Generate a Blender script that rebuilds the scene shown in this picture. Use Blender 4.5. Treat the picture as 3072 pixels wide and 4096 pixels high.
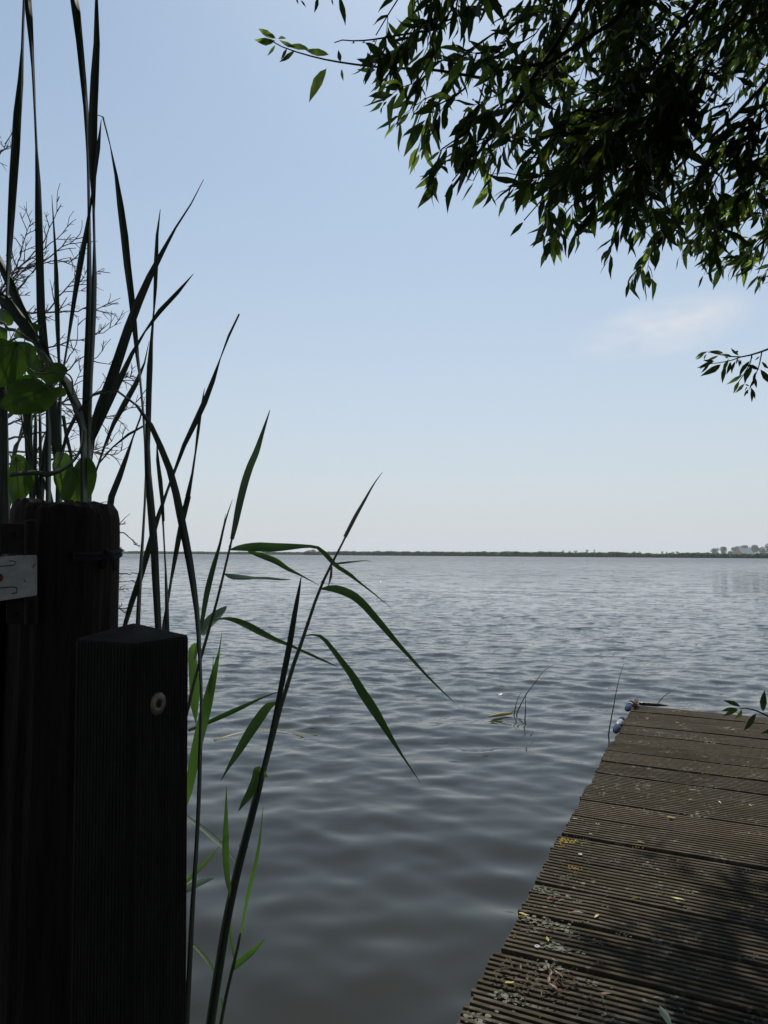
import bpy, math, random
import numpy as np
from mathutils import Vector, Matrix

for o in list(bpy.data.objects):
    bpy.data.objects.remove(o)
scene = bpy.context.scene
COL = scene.collection
rng = np.random.default_rng(11)
random.seed(7)
R = math.radians

# ------------------------------------------------------------------ camera
CAM_Z = 1.10                    # eye height above the water
DOCK_Z = 0.36
FPX = 2840.0                    # focal length in photo pixels (3072 x 4096)
PITCH = math.atan((2215.7 - 2048) / FPX)
ROLL = 0.0057
CAM = np.array([0.0, 0.0, CAM_Z])
_f = np.array([0, math.cos(PITCH), math.sin(PITCH)])
_r0 = np.array([1.0, 0, 0]); _u0 = np.array([0, -math.sin(PITCH), math.cos(PITCH)])
_r = math.cos(ROLL) * _r0 + math.sin(ROLL) * _u0
_u = -math.sin(ROLL) * _r0 + math.cos(ROLL) * _u0
cam_d = bpy.data.cameras.new('camera')
cam = bpy.data.objects.new('camera', cam_d); COL.objects.link(cam)
cam_d.sensor_fit = 'VERTICAL'; cam_d.sensor_height = 24.0
cam_d.lens = FPX / 4096 * 24.0
cam_d.clip_start = 0.02; cam_d.clip_end = 20000
M = Matrix.Identity(4)
for i in range(3):
    M[i][0] = _r[i]; M[i][1] = _u[i]; M[i][2] = -_f[i]; M[i][3] = CAM[i]
cam.matrix_world = M
scene.camera = cam

# ------------------------------------------------------------------ sky, sun, exposure
SUN_EL, SUN_AZ = 56.5, 7.0      # azimuth clockwise from +Y
world = bpy.data.worlds.new('World'); scene.world = world
world.use_nodes = True
wn, wl = world.node_tree.nodes, world.node_tree.links
wn.clear()
w_out = wn.new('ShaderNodeOutputWorld'); w_bg = wn.new('ShaderNodeBackground')
sky = wn.new('ShaderNodeTexSky'); sky.sky_type = 'NISHITA'; sky.sun_disc = False
sky.sun_elevation = R(SUN_EL); sky.sun_rotation = R(SUN_AZ)
sky.altitude = 0; sky.air_density = 1.0; sky.dust_density = 0.5; sky.ozone_density = 0.9
w_bg.inputs['Strength'].default_value = 0.135
# one thin cirrus wisp at the right
w_tc = wn.new('ShaderNodeTexCoord')
c_dir = _f + _r * ((2640 - 1536) / FPX) - _u * ((1315 - 2048) / FPX); c_dir /= np.linalg.norm(c_dir)
c_r = np.cross(c_dir, [0, 0, 1]); c_r /= np.linalg.norm(c_r); c_u = np.cross(c_r, c_dir)
def vdot(vec):
    n = wn.new('ShaderNodeVectorMath'); n.operation = 'DOT_PRODUCT'
    n.inputs[1].default_value = tuple(vec); wl.new(w_tc.outputs['Generated'], n.inputs[0]); return n.outputs['Value']
def wmath(op, a, b=None, clamp=False):
    n = wn.new('ShaderNodeMath'); n.operation = op; n.use_clamp = clamp
    for k, v in enumerate((a, b)):
        if v is None: continue
        if isinstance(v, (int, float)): n.inputs[k].default_value = v
        else: wl.new(v, n.inputs[k])
    return n.outputs[0]
a_ = wmath('DIVIDE', vdot(c_r), 0.115); b_ = wmath('DIVIDE', vdot(c_u - 0.12 * c_r), 0.040)
rad = wmath('ADD', wmath('MULTIPLY', a_, a_), wmath('MULTIPLY', b_, b_))
mask = wmath('SUBTRACT', 1.0, rad, True)
front = wmath('GREATER_THAN', vdot(c_dir), 0.5)
w_map = wn.new('ShaderNodeMapping'); w_map.inputs['Scale'].default_value = (16, 16, 36)
w_map.inputs['Rotation'].default_value = (0.0, 0.22, 0.0)
wl.new(w_tc.outputs['Generated'], w_map.inputs['Vector'])
w_no = wn.new('ShaderNodeTexNoise'); w_no.inputs['Scale'].default_value = 1.0; w_no.inputs['Detail'].default_value = 5
wl.new(w_map.outputs['Vector'], w_no.inputs['Vector'])
w_ramp = wn.new('ShaderNodeMapRange'); w_ramp.inputs['From Min'].default_value = 0.28; w_ramp.inputs['From Max'].default_value = 0.66
wl.new(w_no.outputs['Fac'], w_ramp.inputs['Value'])
fac = wmath('MULTIPLY', wmath('MULTIPLY', wmath('MULTIPLY', mask, w_ramp.outputs['Result']), front), 0.95)
w_mix = wn.new('ShaderNodeMix'); w_mix.data_type = 'RGBA'
wl.new(fac, w_mix.inputs['Factor']); w_tint = wn.new('ShaderNodeMix'); w_tint.data_type = 'RGBA'; w_tint.blend_type = 'MULTIPLY'; w_tint.inputs['Factor'].default_value = 1.0
wl.new(sky.outputs['Color'], w_tint.inputs['A']); w_tint.inputs['B'].default_value = (0.93, 1.0, 0.93, 1)
wl.new(w_tint.outputs['Result'], w_mix.inputs['A'])
w_mix.inputs['B'].default_value = (6.5, 6.7, 7.0, 1)
# summer haze whitening the sky towards the horizon, all the way round
hz_f = wmath('POWER', wmath('SUBTRACT', 1.0, wmath('ABSOLUTE', vdot((0, 0, 1)))), 1.8)
w_hz = wn.new('ShaderNodeMix'); w_hz.data_type = 'RGBA'
wl.new(wmath('MULTIPLY', hz_f, 0.97), w_hz.inputs['Factor']); wl.new(w_mix.outputs['Result'], w_hz.inputs['A'])
w_hz.inputs['B'].default_value = (4.32, 4.52, 4.95, 1)
wl.new(w_hz.outputs['Result'], w_bg.inputs['Color']); wl.new(w_bg.outputs[0], w_out.inputs['Surface'])

sun_d = bpy.data.lights.new('sun', 'SUN'); sun_d.energy = 4.8; sun_d.angle = R(0.5); sun_d.color = (1.0, 0.95, 0.87)
sun = bpy.data.objects.new('sun', sun_d); COL.objects.link(sun)
S_DIR = Vector((math.sin(R(SUN_AZ)) * math.cos(R(SUN_EL)), math.cos(R(SUN_AZ)) * math.cos(R(SUN_EL)), math.sin(R(SUN_EL))))
sun.rotation_euler = S_DIR.to_track_quat('Z', 'Y').to_euler()
sun.location = (0, 0, 30)
vs = scene.view_settings
scene.display_settings.display_device = 'sRGB'
vs.view_transform = 'Standard'; vs.look = 'None'; vs.exposure = 0.0; vs.gamma = 1.0; vs.use_curve_mapping = False
scene.render.engine = 'CYCLES'
scene.cycles.use_denoising = True
scene.cycles.max_bounces = 10; scene.cycles.volume_bounces = 1
scene.cycles.transparent_max_bounces = 8
scene.cycles.caustics_reflective = False; scene.cycles.caustics_refractive = False
scene.cycles.sample_clamp_indirect = 4.0

# ------------------------------------------------------------------ geometry helpers
def P(u, v, Z):
    return CAM + Z * (_f + _r * ((u - 1536) / FPX) - _u * ((v - 2048) / FPX))
def on_plane(u, v, z):
    d = _f + _r * ((u - 1536) / FPX) - _u * ((v - 2048) / FPX)
    return CAM + d * ((z - CAM[2]) / d[2])
def project(p):
    q = np.asarray(p, float) - CAM
    Z = q @ _f
    Zs = np.where(np.abs(Z) < 1e-6, 1e-6, Z)
    return 1536 + FPX * (q @ _r) / Zs, 2048 - FPX * (q @ _u) / Zs, Z
def unit(v):
    v = np.asarray(v, float); return v / (np.linalg.norm(v, axis=-1, keepdims=True) + 1e-12)
def spline(pts, n):
    """Catmull-Rom through rows of pts, n samples."""
    p = np.asarray(pts, float)
    if len(p) == 2: return p[0] + (p[1] - p[0]) * np.linspace(0, 1, n)[:, None]
    d = np.r_[0, np.cumsum(np.maximum(np.linalg.norm(np.diff(p[:, :2], axis=0), axis=1), 1e-9))]
    m = np.zeros_like(p)
    m[1:-1] = (p[2:] - p[:-2]) / (d[2:] - d[:-2])[:, None]
    m[0] = (p[1] - p[0]) / (d[1] - d[0]); m[-1] = (p[-1] - p[-2]) / (d[-1] - d[-2])
    t = np.linspace(0, d[-1], n); k = np.clip(np.searchsorted(d, t, 'right') - 1, 0, len(d) - 2)
    h = d[k + 1] - d[k]; s = ((t - d[k]) / h)[:, None]; h = h[:, None]
    return ((2*s**3 - 3*s**2 + 1) * p[k] + (s**3 - 2*s**2 + s) * h * m[k] + (-2*s**3 + 3*s**2) * p[k+1] + (s**3 - s**2) * h * m[k+1])

class MB:
    """collects vertices and faces, builds one mesh"""
    def __init__(self): self.v = []; self.f = []; self.n = 0; self.mi = []
    def add(self, verts, faces, mi=0):
        verts = np.asarray(verts, float).reshape(-1, 3)
        self.v.append(verts); self.f += [tuple(i + self.n for i in f) for f in faces]
        self.mi += [mi] * len(faces); self.n += len(verts)
    def box(self, c, sx, sy, sz, rot=None, mi=0):
        q = np.array([[x, y, z] for x in (-.5, .5) for y in (-.5, .5) for z in (-.5, .5)]) * [sx, sy, sz]
        if rot is not None: q = q @ np.asarray(rot).T
        self.add(q + np.asarray(c), [(0,1,3,2),(4,6,7,5),(0,4,5,1),(2,3,7,6),(0,2,6,4),(1,5,7,3)], mi)
    def tube(self, pts, rad, sides=6, cap=True, mi=0):
        p = np.asarray(pts, float); n = len(p); rad = np.broadcast_to(np.asarray(rad, float), (n,))
        T = unit(np.gradient(p, axis=0)); ref = np.array([0.31, 0.22, 0.92])
        if abs(T.mean(0) @ ref) > 0.93 * np.linalg.norm(T.mean(0)) : ref = np.array([1.0, 0.1, 0])
        A = unit(np.cross(T, ref)); B = np.cross(T, A)
        a = np.arange(sides) * 2 * np.pi / sides
        V = p[:, None] + rad[:, None, None] * (np.cos(a)[None, :, None] * A[:, None] + np.sin(a)[None, :, None] * B[:, None])
        F = [(i*sides+j, i*sides+(j+1) % sides, (i+1)*sides+(j+1) % sides, (i+1)*sides+j) for i in range(n-1) for j in range(sides)]
        if cap: F += [tuple(range(sides))[::-1], tuple((n-1)*sides + j for j in range(sides))]
        self.add(V.reshape(-1, 3), F, mi)
    def lathe(self, prof, origin, axis, sides=20, mi=0):
        axis = unit(axis); ref = np.array([0, 0, 1.0]) if abs(axis[2]) < .9 else np.array([1.0, 0, 0])
        A = unit(np.cross(axis, ref)); B = np.cross(axis, A); n = len(prof)
        a = np.arange(sides) * 2 * np.pi / sides; ring = np.cos(a)[:, None] * A + np.sin(a)[:, None] * B
        V = np.concatenate([np.asarray(origin) + r * ring + h * axis for r, h in prof])
        F = [(i*sides+j, i*sides+(j+1) % sides, (i+1)*sides+(j+1) % sides, (i+1)*sides+j) for i in range(n-1) for j in range(sides)]
        F += [tuple(range(sides))[::-1], tuple((n-1)*sides + j for j in range(sides))]
        self.add(V, F, mi)
    def build(self, name, mat, parent=None, smooth=False, origin=None):
        org = np.zeros(3) if parent is None and origin is None else np.array(parent['_o'] if parent is not None else origin)
        me = bpy.data.meshes.new(name)
        V = np.concatenate(self.v) - org
        me.from_pydata(V.tolist(), [], self.f)
        for m in (mat if isinstance(mat, (list, tuple)) else [mat]): me.materials.append(m)
        me.polygons.foreach_set('material_index', self.mi)
        if smooth: me.polygons.foreach_set('use_smooth', [True] * len(me.polygons))
        o = bpy.data.objects.new(name, me); COL.objects.link(o)
        if parent is not None:
            o.parent = parent
            if parent.parent is not None or parent.type == 'MESH': pass
            o['_o'] = list(org)
        else:
            o.location = tuple(org); o['_o'] = list(org)
        return o
def tag(o, label=None, cat=None, group=None, kind=None):
    if label: o['label'] = label
    if cat: o['category'] = cat
    if group: o['group'] = group
    if kind: o['kind'] = kind
    return o
def thing(name, loc, label, cat, group=None):
    o = bpy.data.objects.new(name, None); COL.objects.link(o)
    o.location = tuple(float(x) for x in loc); o['_o'] = [float(x) for x in loc]; o.empty_display_size = 0.05
    return tag(o, label, cat, group)
def raw_mesh(name, V, F4, mat, smooth=True):
    """big quad mesh from arrays"""
    me = bpy.data.meshes.new(name)
    me.vertices.add(len(V)); me.vertices.foreach_set('co', np.asarray(V, np.float32).ravel())
    k = F4.shape[1]
    me.loops.add(F4.size); me.loops.foreach_set('vertex_index', F4.astype(np.int32).ravel())
    me.polygons.add(len(F4)); me.polygons.foreach_set('loop_start', np.arange(0, F4.size, k, dtype=np.int32))
    me.polygons.foreach_set('use_smooth', np.full(len(F4), smooth))
    me.update(calc_edges=True); me.materials.append(mat)
    return me

# ------------------------------------------------------------------ materials
def material(name):
    m = bpy.data.materials.new(name); m.use_nodes = True
    nt = m.node_tree; b = nt.nodes['Principled BSDF']; return m, nt, b
def set_in(b, **kw):
    for k, v in kw.items():
        k = k.replace('_', ' ')
        b.inputs[k].default_value = v
def noise(nt, scale, detail=4, rough=0.55, stretch=(1, 1, 1), obj_space=True):
    tc = nt.nodes.new('ShaderNodeTexCoord'); mp = nt.nodes.new('ShaderNodeMapping')
    mp.inputs['Scale'].default_value = stretch
    nt.links.new(tc.outputs['Object'], mp.inputs['Vector'])
    n = nt.nodes.new('ShaderNodeTexNoise'); n.inputs['Scale'].default_value = scale
    n.inputs['Detail'].default_value = detail; n.inputs['Roughness'].default_value = rough
    nt.links.new(mp.outputs['Vector'], n.inputs['Vector']); return n.outputs['Fac']
def ramp(nt, src, stops):
    r = nt.nodes.new('ShaderNodeValToRGB'); nt.links.new(src, r.inputs['Fac'])
    el = r.color_ramp.elements
    while len(el) < len(stops): el.new(0.5)
    for e, (p, c) in zip(el, stops): e.position = p; e.color = (*c, 1) if len(c) == 3 else c
    return r.outputs['Color']
def mixc(nt, fac, a, b, mode='MIX'):
    m = nt.nodes.new('ShaderNodeMix'); m.data_type = 'RGBA'; m.blend_type = mode
    for s, v in (('Factor', fac), ('A', a), ('B', b)):
        if isinstance(v, (int, float)): m.inputs[s].default_value = v
        elif isinstance(v, tuple): m.inputs[s].default_value = (*v, 1) if len(v) == 3 else v
        else: nt.links.new(v, m.inputs[s])
    return m.outputs['Result']
def bump(nt, b, h, strength, dist=0.01):
    n = nt.nodes.new('ShaderNodeBump'); n.inputs['Strength'].default_value = strength; n.inputs['Distance'].default_value = dist
    nt.links.new(h, n.inputs['Height']); nt.links.new(n.outputs['Normal'], b.inputs['Normal']); return n

def leaf_material(name, c1, c2, trans, tfac, scale=14, rough=0.5, stretch=(1, 1, 1), objvar=0.0, spec=0.35):
    m, nt, b = material(name)
    f = noise(nt, scale, 4, 0.6, stretch)
    c = ramp(nt, f, [(0.3, c1), (0.7, c2)])
    if objvar:
        oi = nt.nodes.new('ShaderNodeObjectInfo')
        c = mixc(nt, oi.outputs['Random'], c, tuple(x * (1 + objvar) for x in c2), 'MIX') if objvar else c
    nt.links.new(c, b.inputs['Base Color']); set_in(b, Roughness=rough); b.inputs['Specular IOR Level'].default_value = spec
    tr = nt.nodes.new('ShaderNodeBsdfTranslucent'); tr.inputs['Color'].default_value = (*trans, 1)
    mx = nt.nodes.new('ShaderNodeMixShader'); mx.inputs['Fac'].default_value = tfac
    nt.links.new(b.outputs[0], mx.inputs[1]); nt.links.new(tr.outputs[0], mx.inputs[2])
    nt.links.new(mx.outputs[0], nt.nodes['Material Output'].inputs['Surface'])
    bump(nt, b, noise(nt, scale * 6, 2, 0.5, stretch), 0.15, 0.002)
    return m
MAT = {}
MAT['willow'] = leaf_material('willow leaf', (0.018, 0.030, 0.015), (0.030, 0.046, 0.020), (0.10, 0.17, 0.03), 0.20, 30, 0.55, spec=0.15)
MAT['willow_young'] = leaf_material('young willow leaf', (0.05, 0.085, 0.03), (0.08, 0.12, 0.04), (0.28, 0.40, 0.06), 0.42, 30, 0.55, spec=0.15)
MAT['cattail'] = leaf_material('cattail blade', (0.036, 0.048, 0.036), (0.060, 0.074, 0.052), (0.08, 0.14, 0.05), 0.22, 6, 0.5, (40, 40, 1.5))
MAT['reed'] = leaf_material('reed leaf', (0.040, 0.085, 0.020), (0.06, 0.12, 0.03), (0.09, 0.20, 0.03), 0.40, 8, 0.5, (20, 20, 3))
MAT['reed_pale'] = leaf_material('pale reed leaf', (0.16, 0.22, 0.17), (0.22, 0.28, 0.22), (0.2, 0.3, 0.15), 0.3, 8, 0.5, (20, 20, 3))
MAT['bindweed'] = leaf_material('bindweed leaf', (0.028, 0.05, 0.02), (0.04, 0.068, 0.025), (0.07, 0.15, 0.012), 0.34, 22, 0.5)
MAT['dry'] = leaf_material('dry brown leaf', (0.12, 0.09, 0.06), (0.18, 0.14, 0.09), (0.2, 0.15, 0.08), 0.25, 30, 0.7)
MAT['yellow_leaf'] = leaf_material('fallen yellow leaf', (0.30, 0.26, 0.05), (0.42, 0.36, 0.09), (0.4, 0.33, 0.05), 0.2, 60, 0.5)
MAT['red_leaf'] = leaf_material('fallen red brown leaf', (0.12, 0.05, 0.03), (0.19, 0.085, 0.05), (0.2, 0.08, 0.04), 0.2, 60, 0.5)
def plain(name, c1, c2, scale, rough, bs=0.3, bd=0.003, metal=0.0, stretch=(1, 1, 1)):
    m, nt, b = material(name)
    nt.links.new(ramp(nt, noise(nt, scale, 5, 0.6, stretch), [(0.3, c1), (0.7, c2)]), b.inputs['Base Color'])
    set_in(b, Roughness=rough, Metallic=metal)
    if rough >= 0.8: b.inputs['Specular IOR Level'].default_value = 0.15
    bump(nt, b, noise(nt, scale * 3, 4, 0.6, stretch), bs, bd)
    return m
MAT['stem'] = plain('reed stem', (0.05, 0.065, 0.03), (0.09, 0.10, 0.05), 8, 0.5, 0.1, 0.001, 0, (30, 30, 2))
MAT['bark'] = plain('willow bark', (0.035, 0.03, 0.024), (0.07, 0.06, 0.05), 12, 0.85, 0.6, 0.01, 0, (3, 3, 1))
MAT['twig'] = plain('grey brown twig', (0.10, 0.08, 0.07), (0.17, 0.145, 0.13), 25, 0.8, 0.3, 0.002)
MAT['vine'] = plain('bindweed stem', (0.07, 0.06, 0.035), (0.11, 0.10, 0.06), 25, 0.6, 0.3, 0.002)
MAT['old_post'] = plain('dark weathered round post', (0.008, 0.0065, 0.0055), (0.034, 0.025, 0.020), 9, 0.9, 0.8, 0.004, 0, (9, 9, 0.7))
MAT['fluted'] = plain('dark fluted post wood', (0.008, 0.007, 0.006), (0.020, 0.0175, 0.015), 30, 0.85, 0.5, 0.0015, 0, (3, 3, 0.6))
MAT['galv'] = plain('mottled galvanised steel', (0.22, 0.24, 0.25), (0.42, 0.42, 0.40), 40, 0.6, 0.4, 0.0006, 0.15)
MAT['plate'] = plain('dull brown zinc plate', (0.010, 0.009, 0.0075), (0.026, 0.021, 0.016), 40, 0.8, 0.2, 0.0006, 0.0)
MAT['groove'] = plain('dark groove', (0.02, 0.02, 0.02), (0.04, 0.04, 0.04), 40, 0.8)
MAT['rust'] = plain('rust spots', (0.09, 0.04, 0.02), (0.16, 0.08, 0.04), 60, 0.9)
MAT['brass'] = plain('olive brass bolt', (0.07, 0.062, 0.04), (0.15, 0.13, 0.085), 120, 0.5, 0.3, 0.0006, 0.5)
MAT['black'] = plain('black rubber', (0.012, 0.012, 0.013), (0.022, 0.022, 0.024), 30, 0.35)
MAT['rope'] = plain('dark rope', (0.02, 0.018, 0.02), (0.04, 0.035, 0.035), 80, 0.9)
MAT['white_pvc'] = plain('white fender vinyl', (0.12, 0.14, 0.16), (0.17, 0.19, 0.22), 20, 0.4, 0.05, 0.001)
MAT['blue_pvc'] = plain('blue fender end', (0.010, 0.030, 0.07), (0.016, 0.04, 0.09), 20, 0.85, 0.05, 0.001)
MAT['soil'] = plain('bank soil', (0.03, 0.025, 0.018), (0.06, 0.05, 0.03), 6, 0.95, 0.8, 0.03)
MAT['field'] = plain('meadow', (0.045, 0.07, 0.025), (0.075, 0.10, 0.04), 0.05, 0.95, 0.1, 0.02)
MAT['far_reed'] = plain('far reed bed', (0.014, 0.030, 0.009), (0.045, 0.075, 0.022), 0.9, 0.9, 0.6, 0.2, 0, (1, 1, 0.35))
MAT['far_tree'] = plain('far tree foliage', (0.010, 0.018, 0.009), (0.026, 0.04, 0.018), 0.5, 0.9, 0.8, 0.5)
MAT['roof'] = plain('grey barn roof', (0.13, 0.14, 0.15), (0.18, 0.19, 0.20), 0.4, 0.7)
MAT['brick'] = plain('red brick barn wall', (0.22, 0.12, 0.09), (0.28, 0.16, 0.12), 1.2, 0.9)
MAT['white_wall'] = plain('white rendered wall', (0.74, 0.74, 0.72), (0.80, 0.80, 0.78), 0.6, 0.8)
MAT['lichen'] = plain('grey green lichen', (0.11, 0.12, 0.088), (0.21, 0.22, 0.18), 90, 0.95, 0.6, 0.002)
MAT['lichen_y'] = plain('mustard lichen', (0.24, 0.16, 0.03), (0.38, 0.27, 0.05), 90, 0.95, 0.6, 0.002)
MAT['moss'] = plain('brown moss and litter', (0.035, 0.028, 0.018), (0.085, 0.066, 0.042), 60, 0.95, 0.6, 0.003)

# dock boards: dark grey-brown, streaked along the grain, with worn pale tops and small lichen freckles
m, nt, b = material('grooved dock board')
oi = nt.nodes.new('ShaderNodeObjectInfo')
grain = noise(nt, 3.0, 6, 0.65, (1.2, 26, 20)); blot = noise(nt, 5.0, 5, 0.6); fleck = noise(nt, 70, 3, 0.5); fleck2 = noise(nt, 9, 4, 0.6)
base = ramp(nt, grain, [(0.30, (0.024, 0.021, 0.015)), (0.50, (0.058, 0.050, 0.037)), (0.72, (0.128, 0.113, 0.086))])
base = mixc(nt, ramp(nt, blot, [(0.42, (0, 0, 0)), (0.66, (0.75, 0.75, 0.75))]), base, (0.042, 0.034, 0.020))
base = mixc(nt, ramp(nt, noise(nt, 16, 5, 0.7, (0.6, 1, 1)), [(0.55, (0, 0, 0)), (0.68, (0.7, 0.7, 0.7))]), base, (0.055, 0.053, 0.024))
base = mixc(nt, oi.outputs['Random'], base, mixc(nt, 0.35, base, (0.11, 0.085, 0.06)))
spots = nt.nodes.new('ShaderNodeMath'); spots.operation = 'MULTIPLY'
nt.links.new(ramp(nt, fleck, [(0.56, (0, 0, 0)), (0.62, (1, 1, 1))]), spots.inputs[0])
nt.links.new(ramp(nt, fleck2, [(0.53, (0, 0, 0)), (0.64, (0.8, 0.8, 0.8))]), spots.inputs[1])
base = mixc(nt, spots.outputs[0], base, (0.22, 0.225, 0.18))
nt.links.new(base, b.inputs['Base Color']); set_in(b, Roughness=0.9); b.inputs['Specular IOR Level'].default_value = 0.08
bump(nt, b, noise(nt, 40, 5, 0.7, (0.5, 3, 3)), 0.6, 0.003)
MAT['board'] = m
MAT['joist'] = plain('wet dark joist', (0.02, 0.018, 0.015), (0.04, 0.035, 0.03), 9, 0.8)

# water: murky brown body under a glossy surface; ripples fade in the lee of the bank
m, nt, b = material('lake water')
geo = nt.nodes.new('ShaderNodeNewGeometry')
def wnoise(sx, sy, detail, rough, rot=0.12):
    mp = nt.nodes.new('ShaderNodeMapping'); mp.inputs['Scale'].default_value = (sx, sy, 1); mp.inputs['Rotation'].default_value = (0, 0, rot)
    nt.links.new(geo.outputs['Position'], mp.inputs['Vector'])
    n = nt.nodes.new('ShaderNodeTexNoise'); n.inputs['Scale'].default_value = 1; n.inputs['Detail'].default_value = detail; n.inputs['Roughness'].default_value = rough
    n.inputs['Distortion'].default_value = 0.4
    nt.links.new(mp.outputs['Vector'], n.inputs['Vector']); return n.outputs['Fac']
sep = nt.nodes.new('ShaderNodeSeparateXYZ'); nt.links.new(geo.outputs['Position'], sep.inputs[0])
def vmath(op, a_, b_=None):
    n = nt.nodes.new('ShaderNodeVectorMath'); n.operation = op
    for k, v in enumerate((a_, b_)):
        if v is None: continue
        if isinstance(v, tuple): n.inputs[k].default_value = v
        else: nt.links.new(v, n.inputs[k])
    return n.outputs['Vector']
def slope(sx, sy, detail, amp_x, amp_y, y0, y1, lo, hi, rot):
    n = wnoise(sx, sy, detail, 0.6, rot).node
    mr = nt.nodes.new('ShaderNodeMapRange'); nt.links.new(sep.outputs['Y'], mr.inputs['Value'])
    mr.inputs['From Min'].default_value = y0; mr.inputs['From Max'].default_value = y1; mr.inputs['To Min'].default_value = lo; mr.inputs['To Max'].default_value = hi
    v = vmath('MULTIPLY', vmath('SUBTRACT', n.outputs['Color'], (0.5, 0.5, 0.5)), (amp_x, amp_y, 0.0))
    sc = nt.nodes.new('ShaderNodeVectorMath'); sc.operation = 'SCALE'; nt.links.new(v, sc.inputs[0]); nt.links.new(mr.outputs[0], sc.inputs['Scale'])
    return sc.outputs['Vector']
nsum = vmath('ADD', vmath('ADD', geo.outputs['Normal'], slope(4.4, 10.0, 3, 0.75, 1.15, 2.5, 9, 0.02, 1.0, 0.12)), slope(0.9, 2.2, 4, 1.3, 1.7, 8, 40, 0.0, 1.0, -0.1))
# scattered steep little crest faces that catch the sun
crest = nt.nodes.new('ShaderNodeMapRange'); nt.links.new(wnoise(5.0, 11.0, 2, 0.5, 0.05), crest.inputs['Value'])
crest.inputs['From Min'].default_value = 0.70; crest.inputs['From Max'].default_value = 0.78
cs_ = nt.nodes.new('ShaderNodeVectorMath'); cs_.operation = 'SCALE'; cs_.inputs[0].default_value = (0.0, -0.62, 0.0)
cy_ = nt.nodes.new('ShaderNodeMapRange'); nt.links.new(sep.outputs['Y'], cy_.inputs['Value']); cy_.inputs['From Min'].default_value = 2.9; cy_.inputs['From Max'].default_value = 4.5
cm_ = nt.nodes.new('ShaderNodeMath'); cm_.operation = 'MULTIPLY'; nt.links.new(crest.outputs[0], cm_.inputs[0]); nt.links.new(cy_.outputs[0], cm_.inputs[1])
nt.links.new(cm_.outputs[0], cs_.inputs['Scale'])
nsum = vmath('ADD', nsum, cs_.outputs['Vector'])
nt.links.new(vmath('NORMALIZE', nsum), b.inputs['Normal'])
set_in(b, Base_Color=(0.0185, 0.0187, 0.0135, 1), Roughness=0.03, IOR=1.333)
rr = nt.nodes.new('ShaderNodeMapRange'); nt.links.new(sep.outputs['Y'], rr.inputs['Value'])      # wavelets too small to see roughen the distance
rr.inputs['From Min'].default_value = 20; rr.inputs['From Max'].default_value = 160; rr.inputs['To Min'].default_value = 0.03; rr.inputs['To Max'].default_value = 0.30
nt.links.new(rr.outputs[0], b.inputs['Roughness'])
MAT['water'] = m

# ------------------------------------------------------------------ the setting: water, bank, far land
def wave_height(X, Y, spacing):
    g = np.random.default_rng(5)
    H = np.zeros_like(X)
    lams = np.exp(np.linspace(math.log(0.10), math.log(2.4), 80))
    shelter = np.clip((Y - 0.8) / 6.0, 0.62, 1.0)
    for lam in lams:
        th = g.normal(0.08, 0.58); k = 2 * np.pi / lam
        ph = k * (X * math.sin(th) + Y * math.cos(th)) + g.uniform(0, 6.28)
        slope = 0.038 if lam < 0.36 else (0.013 if lam < 0.9 else 0.006)
        att = np.clip((lam / spacing - 3.0) / 3.0, 0, 1)
        calm = np.where(lam < 0.22, np.clip((Y - 2.2) / 5, 0.05, 1), 1.0)
        s = np.sin(ph); H += slope / k * att * calm * (s - 0.22 * np.cos(2 * ph))
    return H * shelter
ys = [0.3]
while ys[-1] < 1500: ys.append(ys[-1] + max(0.013 if ys[-1] > 1.3 else 0.05, ys[-1] ** 2 / 900))
ys = np.array(ys); nx = 760
tx = np.linspace(-1, 1, nx); tx = 0.55 * tx + 0.45 * tx ** 3
Xg = tx[None, :] * (1.35 * (ys[:, None] + 1.2)); Yg = np.repeat(ys[:, None], nx, 1)
sp = np.maximum(np.gradient(ys)[:, None] * np.ones(nx), np.abs(np.gradient(Xg, axis=1)) * 0.8)
Vw = np.stack([Xg, Yg, wave_height(Xg, Yg, sp)], -1).reshape(-1, 3)
idx = np.arange(len(ys) * nx).reshape(len(ys), nx)
Fw = np.stack([idx[:-1, :-1], idx[:-1, 1:], idx[1:, 1:], idx[1:, :-1]], -1).reshape(-1, 4)
water = bpy.data.objects.new('lake_water', raw_mesh('lake_water', Vw, Fw, MAT['water'])); COL.objects.link(water)
tag(water, kind='structure')

def sheet(name, xs, ys, zf, mat):
    X, Y = np.meshgrid(xs, ys); V = np.stack([X, Y, zf(X, Y)], -1).reshape(-1, 3)
    i = np.arange(X.size).reshape(X.shape)
    F = np.stack([i[:-1, :-1], i[:-1, 1:], i[1:, 1:], i[1:, :-1]], -1).reshape(-1, 4)
    o = bpy.data.objects.new(name, raw_mesh(name, V, F, mat)); COL.objects.link(o); return tag(o, kind='structure')
def bank_z(X, Y):
    s = np.clip((1.25 - Y - 0.25 * np.clip(-X - 0.6, 0, 4) * -1) / 0.9, 0, 1)
    n = 0.03 * np.sin(X * 5.1 + Y * 3) + 0.02 * np.sin(X * 11 - Y * 8)
    return -0.35 + s * 0.62 + n * s
sheet('bank_ground', np.linspace(-8, 8, 120), np.linspace(-8, 2.6, 90), bank_z, MAT['soil'])
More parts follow.
